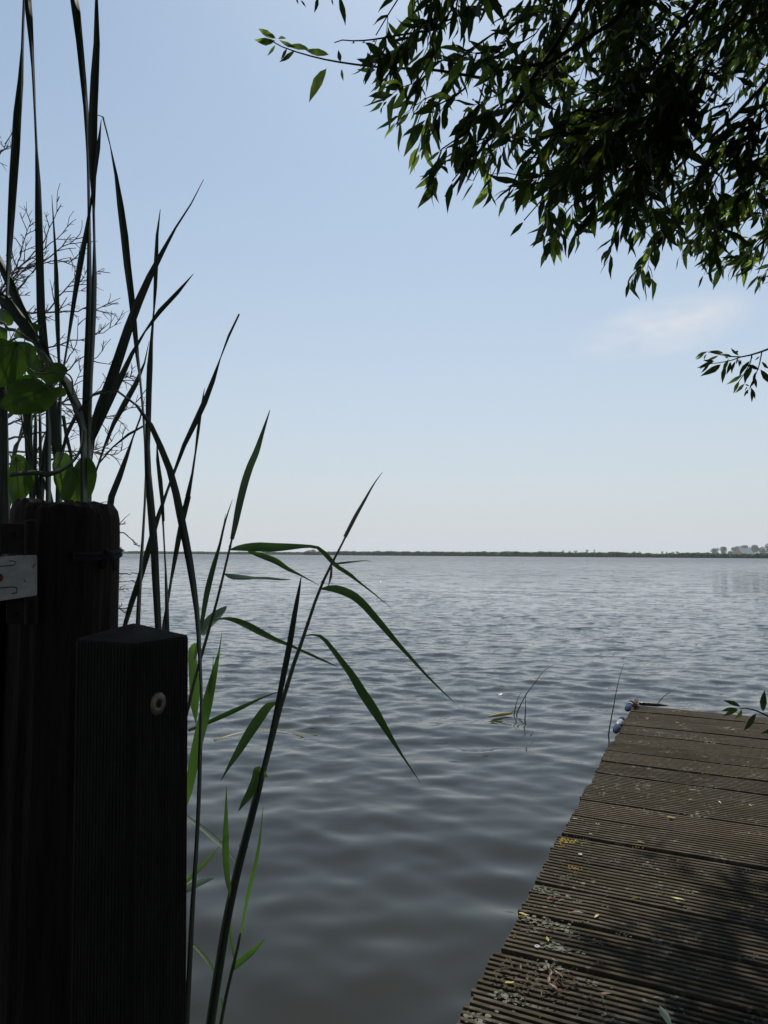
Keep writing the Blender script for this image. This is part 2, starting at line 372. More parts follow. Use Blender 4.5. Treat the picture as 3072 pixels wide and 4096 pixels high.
# far shore line (photo column, distance)
def far_pt(u, d): 
    q = P(u, 2216, 1.0) - CAM; q[2] = 0; return np.array([q[0] * d, q[1] * d, 0])
SHORE_L = [far_pt(u, d) for u, d in ((-1500, 640), (-300, 620), (460, 600), (900, 590), (1300, 575), (1500, 560))]
SHORE_R = [far_pt(u, d) for u, d in ((1215, 500), (1400, 470), (1900, 420), (2500, 370), (3072, 335), (3700, 310), (4700, 285))]
def reed_bank(name, line, height, seed):
    g = np.random.default_rng(seed)
    L = spline(np.array(line), 700); mb = MB()
    T = unit(np.gradient(L, axis=0)); N = np.stack([-T[:, 1], T[:, 0], 0 * T[:, 0]], 1)
    N *= np.sign((N * L).sum(1))[:, None]
    n1 = np.convolve(g.normal(size=760), np.ones(24) / 24, 'same')[:700] * 3.0; n2 = np.convolve(g.normal(size=760), np.ones(4) / 4, 'same')[:700]
    top = height * (1 + 0.10 * n1 + 0.08 * n2); prof = [(0, -0.2), (0.15, 0.35), (0.5, 0.75), (1.3, 1.0), (3.5, 1.02), (7, 0.9), (12, 0.6), (18, 0.2)]
    V = np.stack([L + N * (d + 0.35 * g.normal(size=(700, 1))) + np.array([0, 0, 1.0]) * (top * h)[:, None] * (1 + 0.06 * g.normal(size=(700, 1))) for d, h in prof], 1)
    k = len(prof); i = np.arange(700 * k).reshape(700, k)
    F = np.stack([i[:-1, :-1], i[1:, :-1], i[1:, 1:], i[:-1, 1:]], -1).reshape(-1, 4)
    mb.add(V.reshape(-1, 3), [tuple(int(x) for x in f) for f in F])
    # blades and bush tufts breaking the top edge
    for _ in range(2600):
        j = g.integers(0, 699); c = L[j] + (L[j+1] - L[j]) * g.random() + N[j] * g.uniform(-0.1, 4); h = top[j] * g.uniform(0.8, 1.22); w = g.uniform(0.12, 0.45)
        lean = T[j] * g.normal(0, 0.25)
        mb.add([c - T[j] * w, c + T[j] * w, c + N[j] * w, c + lean + [0, 0, h]], [(0, 1, 3), (1, 2, 3), (2, 0, 3)])
    o = mb.build(name, MAT['far_reed'], smooth=False); return tag(o, kind='stuff')
reed_bank('reed_bed', SHORE_L, 2.05, 3); reed_bank('reed_bed', SHORE_R, 2.45, 4)
# meadow behind the reeds, out to the horizon
mb = MB()
edge = [far_pt(u, d) for u, d in ((-3200, 700), (-1500, 646), (460, 606), (1215, 506), (1900, 426), (2500, 376), (3072, 341), (3700, 316), (5200, 290))]
Vf = np.array([[*e[:2], 0.25] for e in edge] + [[e[0] / np.hypot(*e[:2]) * 2500, e[1] / np.hypot(*e[:2]) * 2500, 0.25] for e in edge])
ne = len(edge); mb.add(Vf, [(i, i + 1, ne + i + 1, ne + i) for i in range(ne - 1)])
tag(mb.build('meadow', MAT['field']), kind='structure')

# far trees, each a crown of leaf clumps on a trunk
def far_tree(u, d, height, width, label, seed, lobes=6):
    kd = 1.12; d *= kd; height = (height - 1.1) * kd + 1.1; width *= kd
    g = np.random.default_rng(seed); base = far_pt(u, d); base[2] = 0.25
    t = thing('tree', base, label, 'tree', 'hazy trees beyond the far bank')
    tb = MB(); tb.tube([base, base + [0.1, 0, height * .3], base + [0, 0.1, height * .62]], [width * .045, width * .035, width * .015], 6)
    for _ in range(4):
        a = g.uniform(0, 6.28); tb.tube([base + [0, 0, height * .28], base + [math.cos(a) * width * .3, math.sin(a) * width * .3, height * .6]], [width * .02, width * .008], 5)
    tb.build('trunk', MAT['bark'], t)
    cb = MB()
    for _ in range(lobes):
        a = g.uniform(0, 6.28); rr = g.uniform(0, .30) * width; zc = g.uniform(.34, .78) * height
        c = base + [math.cos(a) * rr, math.sin(a) * rr, zc]; s = np.array([width * g.uniform(.22, .32)] * 2 + [height * g.uniform(.16, .23)])
        for _ in range(70):
            n = unit(g.normal(size=3)); q = c + n * s * g.uniform(.75, 1.12); k = width * g.uniform(.05, .09)
            e1 = unit(np.cross(n, g.normal(size=3))); e2 = np.cross(n, e1) * g.uniform(.5, 1)
            cb.add([q + e1 * k, q + e2 * k + n * k * .3, q - e1 * k, q - e2 * k + n * k * .2], [(0, 1, 2, 3)])
    cb.build('crown', MAT['far_tree'], t)
far_tree(2860, 900, 11.2, 10.8, 'round hazy tree standing alone leftmost of the farmstead trees', 1, 7)
far_tree(2897, 890, 13.0, 11.5, 'open crowned hazy tree just right of the lone round one', 2, 7)
far_tree(2920, 905, 8.0, 8.5, 'low bushy tree at the left foot of the barn', 3, 6)
far_tree(2952, 935, 15.0, 14.5, 'broad hazy tree behind the left end of the grey roofed barn', 4, 9)
far_tree(2985, 940, 16.6, 15.5, 'tallest hazy tree behind the middle of the barn', 5, 10)
far_tree(3018, 935, 16.2, 14.0, 'hazy tree behind the right end of the barn', 6, 9)
far_tree(3052, 900, 13.5, 12.0, 'hazy tree right of the barn beside the picture edge', 7, 8)
far_tree(3085, 905, 18.0, 15.0, 'big hazy tree cut by the right picture edge', 8, 9)
small = [(257, 4.6, 5), (302, 4.4, 4), (346, 4.5, 4.5), (392, 3.6, 3.6), (424, 5.0, 5.5), (473, 5.2, 4), (508, 3.4, 6), (597, 3.9, 4.5), (632, 3.6, 4),
         (752, 3.4, 7.5), (785, 3.5, 6), (828, 3.2, 5), (937, 3.8, 4.5), (968, 3.3, 4), (1012, 3.2, 5), (1042, 4.2, 5.5)]
for i, (zx, h, w) in enumerate(small):
    far_tree(2100 + zx * .586, 1150, h * 1.75 + 1.6, w * 1.25, ['first','second','third','fourth','fifth','sixth','seventh','eighth','ninth','tenth','eleventh','twelfth','thirteenth','fourteenth','fifteenth','last'][i] + ' small faded tree from the left on the horizon between open lake and farmstead', 20 + i, 4)
for i, (u, h, w) in enumerate(((462, 10, 9), (476, 9, 9), (490, 6, 7))):
    far_tree(u, 960, h, w, ['hazy tree peeping out beside the round post', 'hazy tree second out from the round post', 'low hazy tree third out from the round post'][i], 50 + i, 6)
for i, (u, h, w) in enumerate(((1236, 6.5, 8), (1256, 7.8, 9), (1280, 6, 8))):
    far_tree(u, 1150, h, w, ['left', 'middle', 'right'][i] + ' of three faded trees behind the reed bank under the long level reed leaf', 60 + i, 5)

def house(name, u, d, w, dep, wall_h, roof_h, yaw, wall_m, roof_m, label, win):
    kd = 1.12; d *= kd; w *= kd; dep *= kd; wall_h *= kd; roof_h *= kd; win = [x * kd for x in win]
    c = far_pt(u, d); c[2] = 0.25
    t = thing(name, c, label, 'barn' if name == 'barn' else 'house')
    ca, sa = math.cos(yaw), math.sin(yaw); Rm = np.array([[ca, -sa, 0], [sa, ca, 0], [0, 0, 1]])
    def W(*p): return (Rm @ np.array(p, float).T).T + c
    mb = MB(); hw, hd = w / 2, dep / 2
    V = np.array([[-hw, -hd, 0], [hw, -hd, 0], [hw, hd, 0], [-hw, hd, 0], [-hw, -hd, wall_h], [hw, -hd, wall_h], [hw, hd, wall_h], [-hw, hd, wall_h], [-hw, 0, wall_h + roof_h - .3], [hw, 0, wall_h + roof_h - .3]])
    mb.add(V @ Rm.T + c, [(0, 1, 5, 4), (1, 2, 6, 9, 5), (2, 3, 7, 6), (3, 0, 4, 8, 7)]); mb.build('wall', wall_m, t)
    rb = MB(); e = 0.5
    for s in (-1, 1):
        q = np.array([[-hw - e, s * (hd + e), wall_h - .3], [hw + e, s * (hd + e), wall_h - .3], [hw + e, 0, wall_h + roof_h], [-hw - e, 0, wall_h + roof_h]])
        q2 = q + [0, 0, .25]; rb.add(np.r_[q, q2] @ Rm.T + c, [(0, 1, 2, 3), (4, 7, 6, 5), (0, 4, 5, 1), (1, 5, 6, 2), (2, 6, 7, 3), (3, 7, 4, 0)])
    rb.build('roof', roof_m, t)
    for x in win:
        wb = MB(); wb.box(W(x, -hd - .04, wall_h * .5), 1.2, .12, 1.2, Rm); wb.build('window', MAT['black'], t)
house('barn', 2975, 850, 22, 13, 3.0, 7.0, 0.5, MAT['brick'], MAT['roof'], 'grey roofed farm barn with reddish gable among hazy trees', (-6, 0, 6))
house('farmhouse', 3024, 850, 6.5, 7, 2.9, 2.0, 0.25, MAT['white_wall'], MAT['roof'], 'small white walled farmhouse right of the barn', (-1.5, 1.5))

# ------------------------------------------------------------------ haze
hz = MB(); hz.box((0, 1150, 16.5), 5600, 2900, 39.0)
hb = hz.build('haze', bpy.data.materials.new('haze air')); tag(hb, kind='stuff')
hm = hb.data.materials[0]; hm.use_nodes = True; hn = hm.node_tree; hn.nodes.clear()
ho = hn.nodes.new('ShaderNodeOutputMaterial'); hv = hn.nodes.new('ShaderNodeVolumePrincipled')
hv.inputs['Color'].default_value = (0.84, 0.89, 0.95, 1); hv.inputs['Density'].default_value = 0.00021; hv.inputs['Anisotropy'].default_value = 0.25
hn.links.new(hv.outputs[0], ho.inputs['Volume'])

# ------------------------------------------------------------------ the dock
A_ = on_plane(1824, 4096, DOCK_Z); B_ = on_plane(2531, 2821, DOCK_Z)
dk = unit(B_ - A_); dk[2] = 0; dk = unit(dk); rt = np.array([dk[1], -dk[0], 0.0])          # along the dock, across to the right
# board direction from the measured gap lines
vp = P(-4550, 2180, 1.0) - CAM; bd = unit(np.array([-vp[0], -vp[1], 0.0])); 
if bd @ rt < 0: bd = -bd
nrm_b = np.array([-bd[1], bd[0], 0.0])
if nrm_b @ dk < 0: nrm_b = -nrm_b
up = np.array([0, 0, 1.0])
dock_end = B_
dock = thing('wooden_dock', (A_ + B_) / 2, 'wooden jetty of dark ridged boards with lichen reaching out over the lake', 'jetty')
PITCH_B = 0.150; NB = 27; BL = 1.75
gd = np.random.default_rng(21)
def board_mesh(i, p0, length, width):
    """grooved board: local frame bd (length), nrm_b (width), up"""
    ridges = 9; prof = []
    step = width / ridges
    for r in range(ridges):
        x0 = -width / 2 + r * step
        prof += [(x0 + .0006, -.0042), (x0 + .0022, -.0004), (x0 + .0034, 0.0), (x0 + step * .60, 0.0), (x0 + step * .67, -.0008), (x0 + step * .76, -.0042)]
    prof += [(width / 2 - .0004, -.0042), (width / 2, -.008), (width / 2, -.027), (-width / 2, -.027), (-width / 2, -.006)]
    n = len(prof); ns = 14
    ts = np.linspace(0, 1, ns); warp = gd.normal(0, .0009, ns); sag = gd.normal(0, .0018); rise = gd.normal(0, .0016); tilt = gd.normal(0, .006)
    ridge_end = np.repeat(gd.uniform(-.004, .004, n // 6 + 2), 6)[:n]
    V = []
    for k, t in enumerate(ts):
        for (x, z), e in zip(prof, ridge_end):
            L = t * length + (e if k == 0 else 0)
            V.append(p0 + bd * L + nrm_b * (x + sag * math.sin(t * 3.1)) + up * (z + warp[k] + rise + tilt * x))
    F = [(k*n+j, k*n+(j+1) % n, (k+1)*n+(j+1) % n, (k+1)*n+j) for k in range(ns-1) for j in range(n)]
    F += [tuple(range(n))[::-1], tuple((ns-1)*n + j for j in range(n))]
    return V, F
board_line = []
total = PITCH_B
for i in range(NB):
    # the board's centre point on the left edge line, counted back from the far end
    s = (i + 0.5) * PITCH_B / abs(dk @ nrm_b)
    p0 = dock_end - dk * s; p0[2] = DOCK_Z
    p0 = p0 + bd * gd.uniform(-.006, .006)
    mb = MB(); V, F = board_mesh(i, p0, BL, PITCH_B - gd.uniform(.005, .011)); mb.add(V, F)
    o = mb.build('board', MAT['board'], dock); board_line.append(p0)
# joists and support posts below
for off in (0.10, 0.75, 1.45):
    mb = MB(); a = dock_end + bd * off - dk * 0.05; c = dock_end + bd * off - dk * (NB * PITCH_B)
    m_ = (a + c) / 2; m_[2] = DOCK_Z - .027 - .062
    Rm = np.stack([dk, np.cross(up, dk), up], 1); mb.box(m_, np.linalg.norm(c - a), .05, .12, Rm); mb.build('joist', MAT['joist'], dock)
for off in (0.14, 1.5):
    for s in (0.25, 1.6, 3.0):
        p = dock_end + bd * off - dk * s; mb = MB(); g = p.copy(); g[2] = -.8; h = p.copy(); h[2] = DOCK_Z - .15
        mb.tube([g, h], .045, 10); mb.build('support_post', MAT['joist'], dock)
# lichen crusts and moss on the boards
def on_dock(q, m=0.0): return (q - dock_end) @ np.array([dk[1], -dk[0], 0]) > m + .004 and -(q - dock_end) @ nrm_b > m
def dockpt(u, v): return on_plane(u, v, DOCK_Z + .0005)
lb = MB(); gl = np.random.default_rng(8)
def crust(c, r, mi, n=9):
    k = max(5, int(n * 1.5)); 
    for _ in range(int(n * 2.2)):
        o = gl.normal(0, r * .6, 2); q = c + bd * o[0] * 1.5 + nrm_b * o[1] * .8; rr = r * gl.uniform(.07, .22)
        if not on_dock(q, rr * .5): continue
        a = np.arange(6) * np.pi / 3 + gl.uniform(0, 1)
        ring = np.array([q + (bd * math.cos(t) + nrm_b * math.sin(t) * .8) * rr * gl.uniform(.7, 1.2) for t in a])
        lb.add(np.r_[ring, [q + up * rr * gl.uniform(.12, .3) + up * .0006]], [(j, (j + 1) % 6, 6) for j in range(6)], mi)
Z6 = lambda x, y: (1800 + x * .7667, 2700 + y * .7667)
for (x, y, r, mi, n) in ((560, 860, .022, 1, 26), (640, 865, .016, 1, 12), (570, 890, .012, 1, 8), (660, 1010, .014, 1, 12), (940, 697, .012, 1, 9), (1000, 705, .016, 0, 12), (1060, 715, .014, 0, 9),
      (600, 808, .008, 1, 5), (985, 897, .010, 1, 8), (955, 1163, .008, 1, 6), (410, 1105, .022, 0, 26), (560, 1140, .018, 0, 16), (500, 1130, .012, 0, 10), (580, 1050, .012, 0, 9), (625, 1055, .010, 0, 8),
      (455, 988, .012, 0, 9), (585, 965, .010, 0, 7), (840, 968, .010, 0, 8), (1275, 735, .018, 0, 16), (1600, 825, .018, 0, 14), (800, 622, .014, 0, 9), (1170, 608, .014, 0, 8), (740, 545, .016, 0, 9),
      (520, 1300, .024, 0, 26), (575, 1425, .020, 0, 22), (450, 1340, .014, 0, 9), (530, 1525, .018, 0, 16), (300, 1680, .020, 0, 18), (250, 1255, .012, 0, 8), (655, 1340, .010, 0, 8), (670, 1180, .012, 0, 9), (840, 1215, .010, 0, 8),
      (1040, 1000, .012, 0, 8), (1210, 1000, .010, 0, 6), (1100, 300, .020, 0, 16), (1230, 330, .02, 0, 14), (1010, 290, .02, 0, 10), (1350, 350, .02, 0, 12), (1520, 300, .02, 0, 10), (1300, 200, .016, 0, 6),
      (1090, 545, .014, 0, 8), (1240, 485, .012, 0, 6), (1450, 640, .012, 0, 6), (1180, 905, .008, 0, 5), (60, 1770, .026, 0, 22), (130, 1800, .02, 0, 14), (340, 1265, .012, 1, 7), (340, 1370, .010, 1, 6), (1580, 1020, .010, 0, 6), (900, 640, .01, 0, 6), (690, 620, .008, 1, 4)):
    crust(dockpt(*Z6(x, y)), r, mi, n)
for _ in range(420):       # stray freckles along the open half
    s = gl.uniform(0.1, 2.6); q = dock_end - dk * s + bd * abs(gl.normal(0, .38)) * 1.2; q[2] = DOCK_Z + .0005
    crust(q, gl.uniform(.005, .013), 0 if gl.random() > .12 else 1, int(gl.integers(2, 5)))
for (x, y) in ((455, 1418), (735, 828), (680, 937), (770, 778)):
    mb = MB(); mb.lathe([(.0052, 0), (.0052, .0012), (.0042, .0018), (.0026, .0014), (.0024, .0003), (.0001, .0003)], dockpt(*Z6(x, y)), up, 12); mb.build('screw', MAT['galv'], dock)
tag(lb.build('lichen', [MAT['lichen'], MAT['lichen_y']], dock), kind='stuff')
# heap of moss, dead leaves and twigs at the near left
mm = MB()
for (x, y, sx, n) in ((440, 1600, .045, 60), (520, 1570, .03, 40), (470, 1660, .035, 40), (400, 1290, .035, 30), (140, 1560, .03, 35), (1000, 180, .05, 60), (960, 230, .04, 40)):
    c = dockpt(*Z6(x, y))
    for _ in range(n):
        o = gl.normal(0, sx, 2); q = c + bd * o[0] * 1.3 + nrm_b * o[1] * .7 + up * gl.uniform(0, .006); d = unit(gl.normal(size=3) * [1, 1, .35]); l = gl.uniform(.003, .011); w = np.cross(d, up) * gl.uniform(.0008, .003)
        if not on_dock(q, l): continue
        mm.add([q - d * l, q + w, q + d * l, q - w + up * .001], [(0, 1, 2), (0, 2, 3)], 0 if gl.random() > .06 else 1)
tag(mm.build('leaf_litter', [MAT['moss'], MAT['red_leaf']], dock), kind='stuff')

# ------------------------------------------------------------------ leaf meshes
def leaf_arrays(curl=0.12, fold=0.12, wid=0.21, seed=0):
    g = np.random.default_rng(seed)
    t = np.array([0, .06, .22, .45, .68, .86, 1.0]); w = np.array([.012, .02, .62, 1.0, .72, .30, .0]) * wid / 2
    z = -curl * t ** 2 + .04 * np.sin(t * 7 + seed); sd = .05 * np.sin(t * 3 + seed * 2)
    V, F = [], []
    for i in range(len(t)):
        V += [(sd[i] - w[i], t[i], z[i] + fold * w[i]), (sd[i], t[i], z[i]), (sd[i] + w[i], t[i], z[i] + fold * w[i])]
    for i in range(len(t) - 1):
        a = i * 3; F += [(a, a + 1, a + 4, a + 3), (a + 1, a + 2, a + 5, a + 4)]
    return np.array(V), F
LEAF = [leaf_arrays(c, f, w, s) for s, (c, f, w) in enumerate(((.10, .3, .26), (.25, .2, .23), (.05, .5, .21), (.35, .25, .24), (-.12, .3, .25), (.18, .6, .28)))]
def coarse_leaf(curl, w=.15):          # for the crown outside the picture
    V = np.array([(x * k, t, -curl * t * t + abs(x) * k * .25) for t, k in ((0, .02), (.42, w), (1.0, .004)) for x in (-1, 0, 1)])
    return V, [(0, 1, 4, 3), (1, 2, 5, 4), (3, 4, 7, 6), (4, 5, 8, 7)]
LEAF += [coarse_leaf(.12), coarse_leaf(.3)]
def leaf_basis(d, n):
    d = unit(d); x = unit(np.cross(d, n)); return x, d, np.cross(x, d)

# ------------------------------------------------------------------ willow
W_ROOT = np.array([2.3, -0.9, 0.25])
willow = thing('willow_tree', W_ROOT, 'willow with dense narrow leaves overhanging from the upper right', 'tree')
D = 1 / 0.54
POLY = np.array([(735, -300), (775, 0), (800, 60), (795, 150), (820, 205), (870, 245), (893, 300), (905, 360), (908, 405), (985, 440), (1040, 420), (1062, 425), (1070, 470), (1140, 540), (1190, 520), (1205, 465), (1240, 440), (1300, 465), (1325, 520),
        (1375, 585), (1405, 575), (1430, 520), (1470, 560), (1530, 600), (1548, 555), (1580, 590), (1600, 625), (1665, 640), (2100, 760), (2100, -300)]) * D
def inside(u, v, poly=POLY):
    u = np.atleast_1d(u); v = np.atleast_1d(v); c = np.zeros(u.shape, bool); j = len(poly) - 1
    for i in range(len(poly)):
        xi, yi = poly[i]; xj, yj = poly[j]
        k = ((yi > v) != (yj > v)) & (u < (xj - xi) * (v - yi) / (yj - yi + 1e-12) + xi); c ^= k; j = i
    return c
gw = np.random.default_rng(77)
leaves = []          # (pos, dir, normal, length, variant, young, keep)
branches = []
def crown_Z(u): return 2.05 + 0.95 * np.clip((u / D - 850) / 800, -.2, 1.4)
def grow_leaves(pts, count, L0, start=.12, keep=False, young=0.0, droop=.5, spread=1.0, kinds=(0, 6)):
    pts = np.asarray(pts); n = len(pts); T = unit(np.gradient(pts, axis=0)); side = 1
    for t in np.linspace(start, 1, count):
        i = min(int(t * (n - 1)), n - 2); f = t * (n - 1) - i; p = pts[i] * (1 - f) + pts[i + 1] * f; tg = T[i]
        sd = unit(np.cross(tg, unit(gw.normal(size=3)))); side = -side
        fwd = 1.0 if t > .97 else .75
        d = unit(tg * fwd + sd * spread * gw.uniform(.4, 1) * (0.3 if t > .97 else 1) + np.array([0, 0, -droop * gw.uniform(.4, 1.2)]))
        nn = unit(np.array([0, 0, 1.0]) * .5 + gw.normal(size=3) * .7)
        L = L0 * gw.uniform(.7, 1.2) * (0.75 if t > .9 else 1)
        leaves.append((p, d, nn, L, int(gw.integers(*kinds)), gw.random() < young, keep))
def branch(path_pts, r0, r1, twigs, tw_len, n_leaf, L0, keep=False, young=.06, t0=.15):
    mb = MB(); pts = np.asarray(path_pts); n = len(pts)
    mb.tube(pts, np.linspace(r0, r1, n), 5)
    T = unit(np.gradient(pts, axis=0))
    grow_leaves(pts[int(n * .55):], max(4, n_leaf // 2), L0, keep=keep, young=young)
    for k in range(twigs):
        t = t0 + (1 - t0) * (k + gw.random()) / twigs; i = min(int(t * (n - 1)), n - 2)
        p = pts[i]; d = unit(T[i] * .9 + gw.normal(size=3) * .55 + np.array([-.15, 0, -.25])); l = tw_len * gw.uniform(.6, 1.2)
        q = [p]
        for s in range(5):
            d = unit(d + np.array([0, 0, -.09]) + gw.normal(size=3) * .07); q.append(q[-1] + d * l / 5)
        q = np.array(q); u, v, Z = project(q[-1])
        ok = keep or Z < .2 or inside(u, v)[0] or not (-60 < u < 3130 and -60 < v < 4150)
        if not ok: 
            continue
        mb.tube(q, np.linspace(r1 * .9, .0009, 6), 3)
        grow_leaves(q, n_leaf, L0, keep=keep, young=young)
    branches.append(mb)
def path(p0, p1, sag=.08, n=10, wob=.02):
    p0, p1 = np.asarray(p0), np.asarray(p1); t = np.linspace(0, 1, n)[:, None]
    c = p0 + (p1 - p0) * t; c[:, 2] += (sag * np.sin(np.pi * t[:, 0])); c += gw.normal(size=(n, 3)) * wob * np.sin(np.pi * t); return c
# branch ends along the lower left edge of the crown (photo columns/rows)
TIPS = [(800, 110), (805, 165), (835, 210), (868, 250), (890, 300), (905, 345), (925, 400), (965, 425), (1010, 425), (1050, 415), (1080, 465), (1120, 510), (1150, 545), (1180, 520), (1215, 455), (1260, 455), (1310, 480), (1335, 535), (1378, 580),
        (1400, 560), (1440, 525), (1475, 560), (1520, 590), (1560, 560), (1590, 610), (1625, 625), (1655, 630), (1700, 650)]
for (x, y) in TIPS:
    u, v = (x + 12) * D, (y - 34) * D; Z = crown_Z(u) + gw.uniform(-.3, .35)
    tip = P(u, v, Z); s = tip + np.array([gw.uniform(.22, .42), gw.uniform(-.15, .15), gw.uniform(.25, .45)])
    branch(path(s, tip, .06), .004, .0018, 5, .16, 9, .094, young=.32, t0=.05, keep=True)
# interior branches
cnt = 0
while cnt < 86:
    u, v = ((gw.uniform(760, 2050) * D, gw.uniform(-260, 640) * D), (gw.uniform(1120, 1750) * D, gw.uniform(230, 640) * D), (gw.uniform(1150, 1750) * D, gw.uniform(-60, 160) * D))[cnt % 3 if cnt % 9 else 0]
    if not inside(u, v)[0] or not inside(u - 60, v + 60)[0]: continue
    Z = crown_Z(u) + gw.uniform(-.4, 1.2); tip = P(u, v, Z)
    s = tip + np.array([gw.uniform(.15, .5), gw.uniform(-.3, .3), gw.uniform(.25, .55)])
    branch(path(s, tip, .05), .0042, .0018, 7, .24, 9, .100, young=.05); cnt += 1
# the leafy shoot reaching left out of the crown, its web-tangled end, and a bare budded twig
def px_path(pts, Z, n=12): return np.array([P(x * D, y * D, z) for x, y, z in spline([(a, b_, Z) for a, b_ in pts], n)])
mb = MB(); q = px_path([(582, 86), (600, 97), (640, 112), (700, 128), (760, 138), (830, 146), (930, 150), (1050, 170)], 2.15, 16)
mb.tube(q, np.linspace(.0016, .005, 16), 5); branches.append(mb)
def set_leaf(x0, y0, x1, y1, Z, young=True, nz=None, var=0):
    a, c = P(x0 * D, y0 * D, Z), P(x1 * D, y1 * D, Z + .01); d = c - a
    leaves.append((a, d, unit((CAM - a) + gw.normal(size=3) * .5 if nz is None else nz), float(np.linalg.norm(d)), var, young, True))
for (x0, y0, x1, y1, yg) in ((598, 84, 548, 66, 1), (596, 82, 572, 72, 1), (597, 86, 546, 88, 1), (592, 92, 555, 92, 1), (594, 95, 578, 122, 1), (600, 85, 620, 80, 1), (640, 100, 602, 88, 1), (668, 108, 622, 96, 1), (712, 122, 660, 104, 1), (640, 112, 600, 130, 0), (622, 105, 605, 128, 0),
        (708, 145, 668, 220, 1), (738, 148, 742, 175, 1), (735, 138, 730, 100, 0), (800, 140, 768, 126, 0), (815, 148, 770, 152, 1), (850, 150, 790, 120, 0), (648, 0, 662, 16, 0), (690, -8, 676, 28, 0), (735, -10, 744, 50, 0), (716, -6, 720, 12, 0), (640, -8, 645, 10, 0)):
    set_leaf(x0, y0, x1, y1, 2.15, bool(yg), var=int(gw.integers(0, 6)))
mb = MB(); mb.tube(px_path([(640, -12), (700, -10), (780, -20), (900, -40)], 2.15, 8), np.linspace(.002, .004, 8), 5); branches.append(mb)
mb = MB(); q = px_path([(722, 92), (724, 86), (760, 88), (800, 86), (860, 76), (960, 60)], 2.2, 12); mb.tube(q, np.linspace(.0016, .004, 12), 5)
for k in (2, 3, 4, 5, 6, 7): mb.tube([q[k], q[k] + [0.004, 0, -.006], q[k] + [-.004, 0, -.008]], [.0022, .0028, .0006], 4)
branches.append(mb)
mb = MB(); q = px_path([(1055, 378), (1090, 373), (1130, 380), (1200, 380)], 2.25, 8); mb.tube(q, np.linspace(.0012, .003, 8), 4); branches.append(mb)
# spray at the right edge and the little leafy tip in front of the dock end
ZS = lambda x, y: ((2700 + x * .2242) / D, (1300 + y * .2242) / D)
def spray(strokes, sleaves, Z):
    mb = MB()
    for s in strokes:
        q = px_path([ZS(*a) for a in s], Z, 10); mb.tube(q, np.linspace(.0042 if s[0][0] > 1600 else .0022, .0011, 10), 5)
    branches.append(mb)
    for (x0, y0, x1, y1, yg) in sleaves:
        a, c = ZS(x0, y0), ZS(x1, y1); set_leaf(a[0], a[1], c[0], c[1], Z + gw.uniform(-.03, .03), bool(yg), var=int(gw.integers(0, 6)))
spray([[(1900, 330), (1659, 430), (1400, 520), (1160, 570), (900, 545), (580, 480)], [(1160, 575), (1000, 630), (800, 670), (560, 700)], [(1370, 530), (1340, 680), (1200, 920), (1120, 1030)], [(1550, 470), (1500, 720), (1420, 930), (1330, 1150)]],
      [(590, 465, 360, 570, 1), (540, 510, 360, 610, 1), (560, 510, 505, 630, 1), (880, 520, 600, 450, 0), (1030, 580, 830, 520, 1), (780, 530, 560, 640, 1), (720, 650, 400, 750, 0), (700, 620, 500, 640, 0), (560, 700, 440, 790, 0), (625, 700, 460, 850, 0), (830, 675, 475, 910, 0),
       (960, 600, 870, 560, 0), (960, 590, 860, 860, 0), (980, 640, 930, 890, 0), (900, 700, 865, 1045, 0), (1080, 630, 985, 865, 0), (1130, 580, 1080, 700, 0), (1130, 560, 1010, 400, 0), (1060, 500, 1160, 430, 0), (1150, 600, 1130, 760, 0), (1180, 610, 1160, 730, 0),
       (1370, 540, 1360, 620, 0), (1345, 620, 1130, 910, 0), (1520, 560, 1420, 630, 0), (1220, 890, 930, 1055, 1), (1140, 990, 1030, 1220, 1), (1260, 1050, 1055, 1210, 1), (1370, 690, 1240, 1000, 0), (1330, 700, 1520, 800, 0), (1500, 780, 1240, 720, 0), (1300, 760, 1230, 1060, 0), (1530, 650, 1700, 780, 0), (1500, 790, 1720, 1080, 0),
       (1450, 830, 1370, 1040, 0), (1430, 930, 1470, 1140, 0), (1400, 960, 1340, 1130, 0), (1350, 1110, 1380, 1385, 0), (1370, 1100, 1410, 1330, 0), (1280, 1090, 1250, 1180, 0), (1320, 1140, 1230, 1285, 0), (1300, 1160, 1290, 1245, 0), (1240, 1060, 1330, 1090, 0)], 2.35)
ZD = lambda x, y: ((1800 + x * .7667) / D, (2700 + y * .7667) / D)
mb = MB(); q = px_path([ZD(1800, 300), ZD(1659, 215), ZD(1600, 187), ZD(1540, 172), ZD(1510, 176)], 1.55, 10); mb.tube(q, np.linspace(.003, .0011, 10), 5); branches.append(mb)
for (x0, y0, x1, y1) in ((1520, 168, 1425, 132), (1508, 175, 1415, 192), (1508, 178, 1424, 222), (1522, 176, 1487, 238), (1608, 200, 1520, 288), (1638, 200, 1642, 76), (1690, 270, 1620, 310), (1700, 330, 1640, 300)):
    a, c = ZD(x0, y0), ZD(x1, y1); set_leaf(a[0], a[1], c[0], c[1], 1.55, False, var=int(gw.integers(0, 6)))
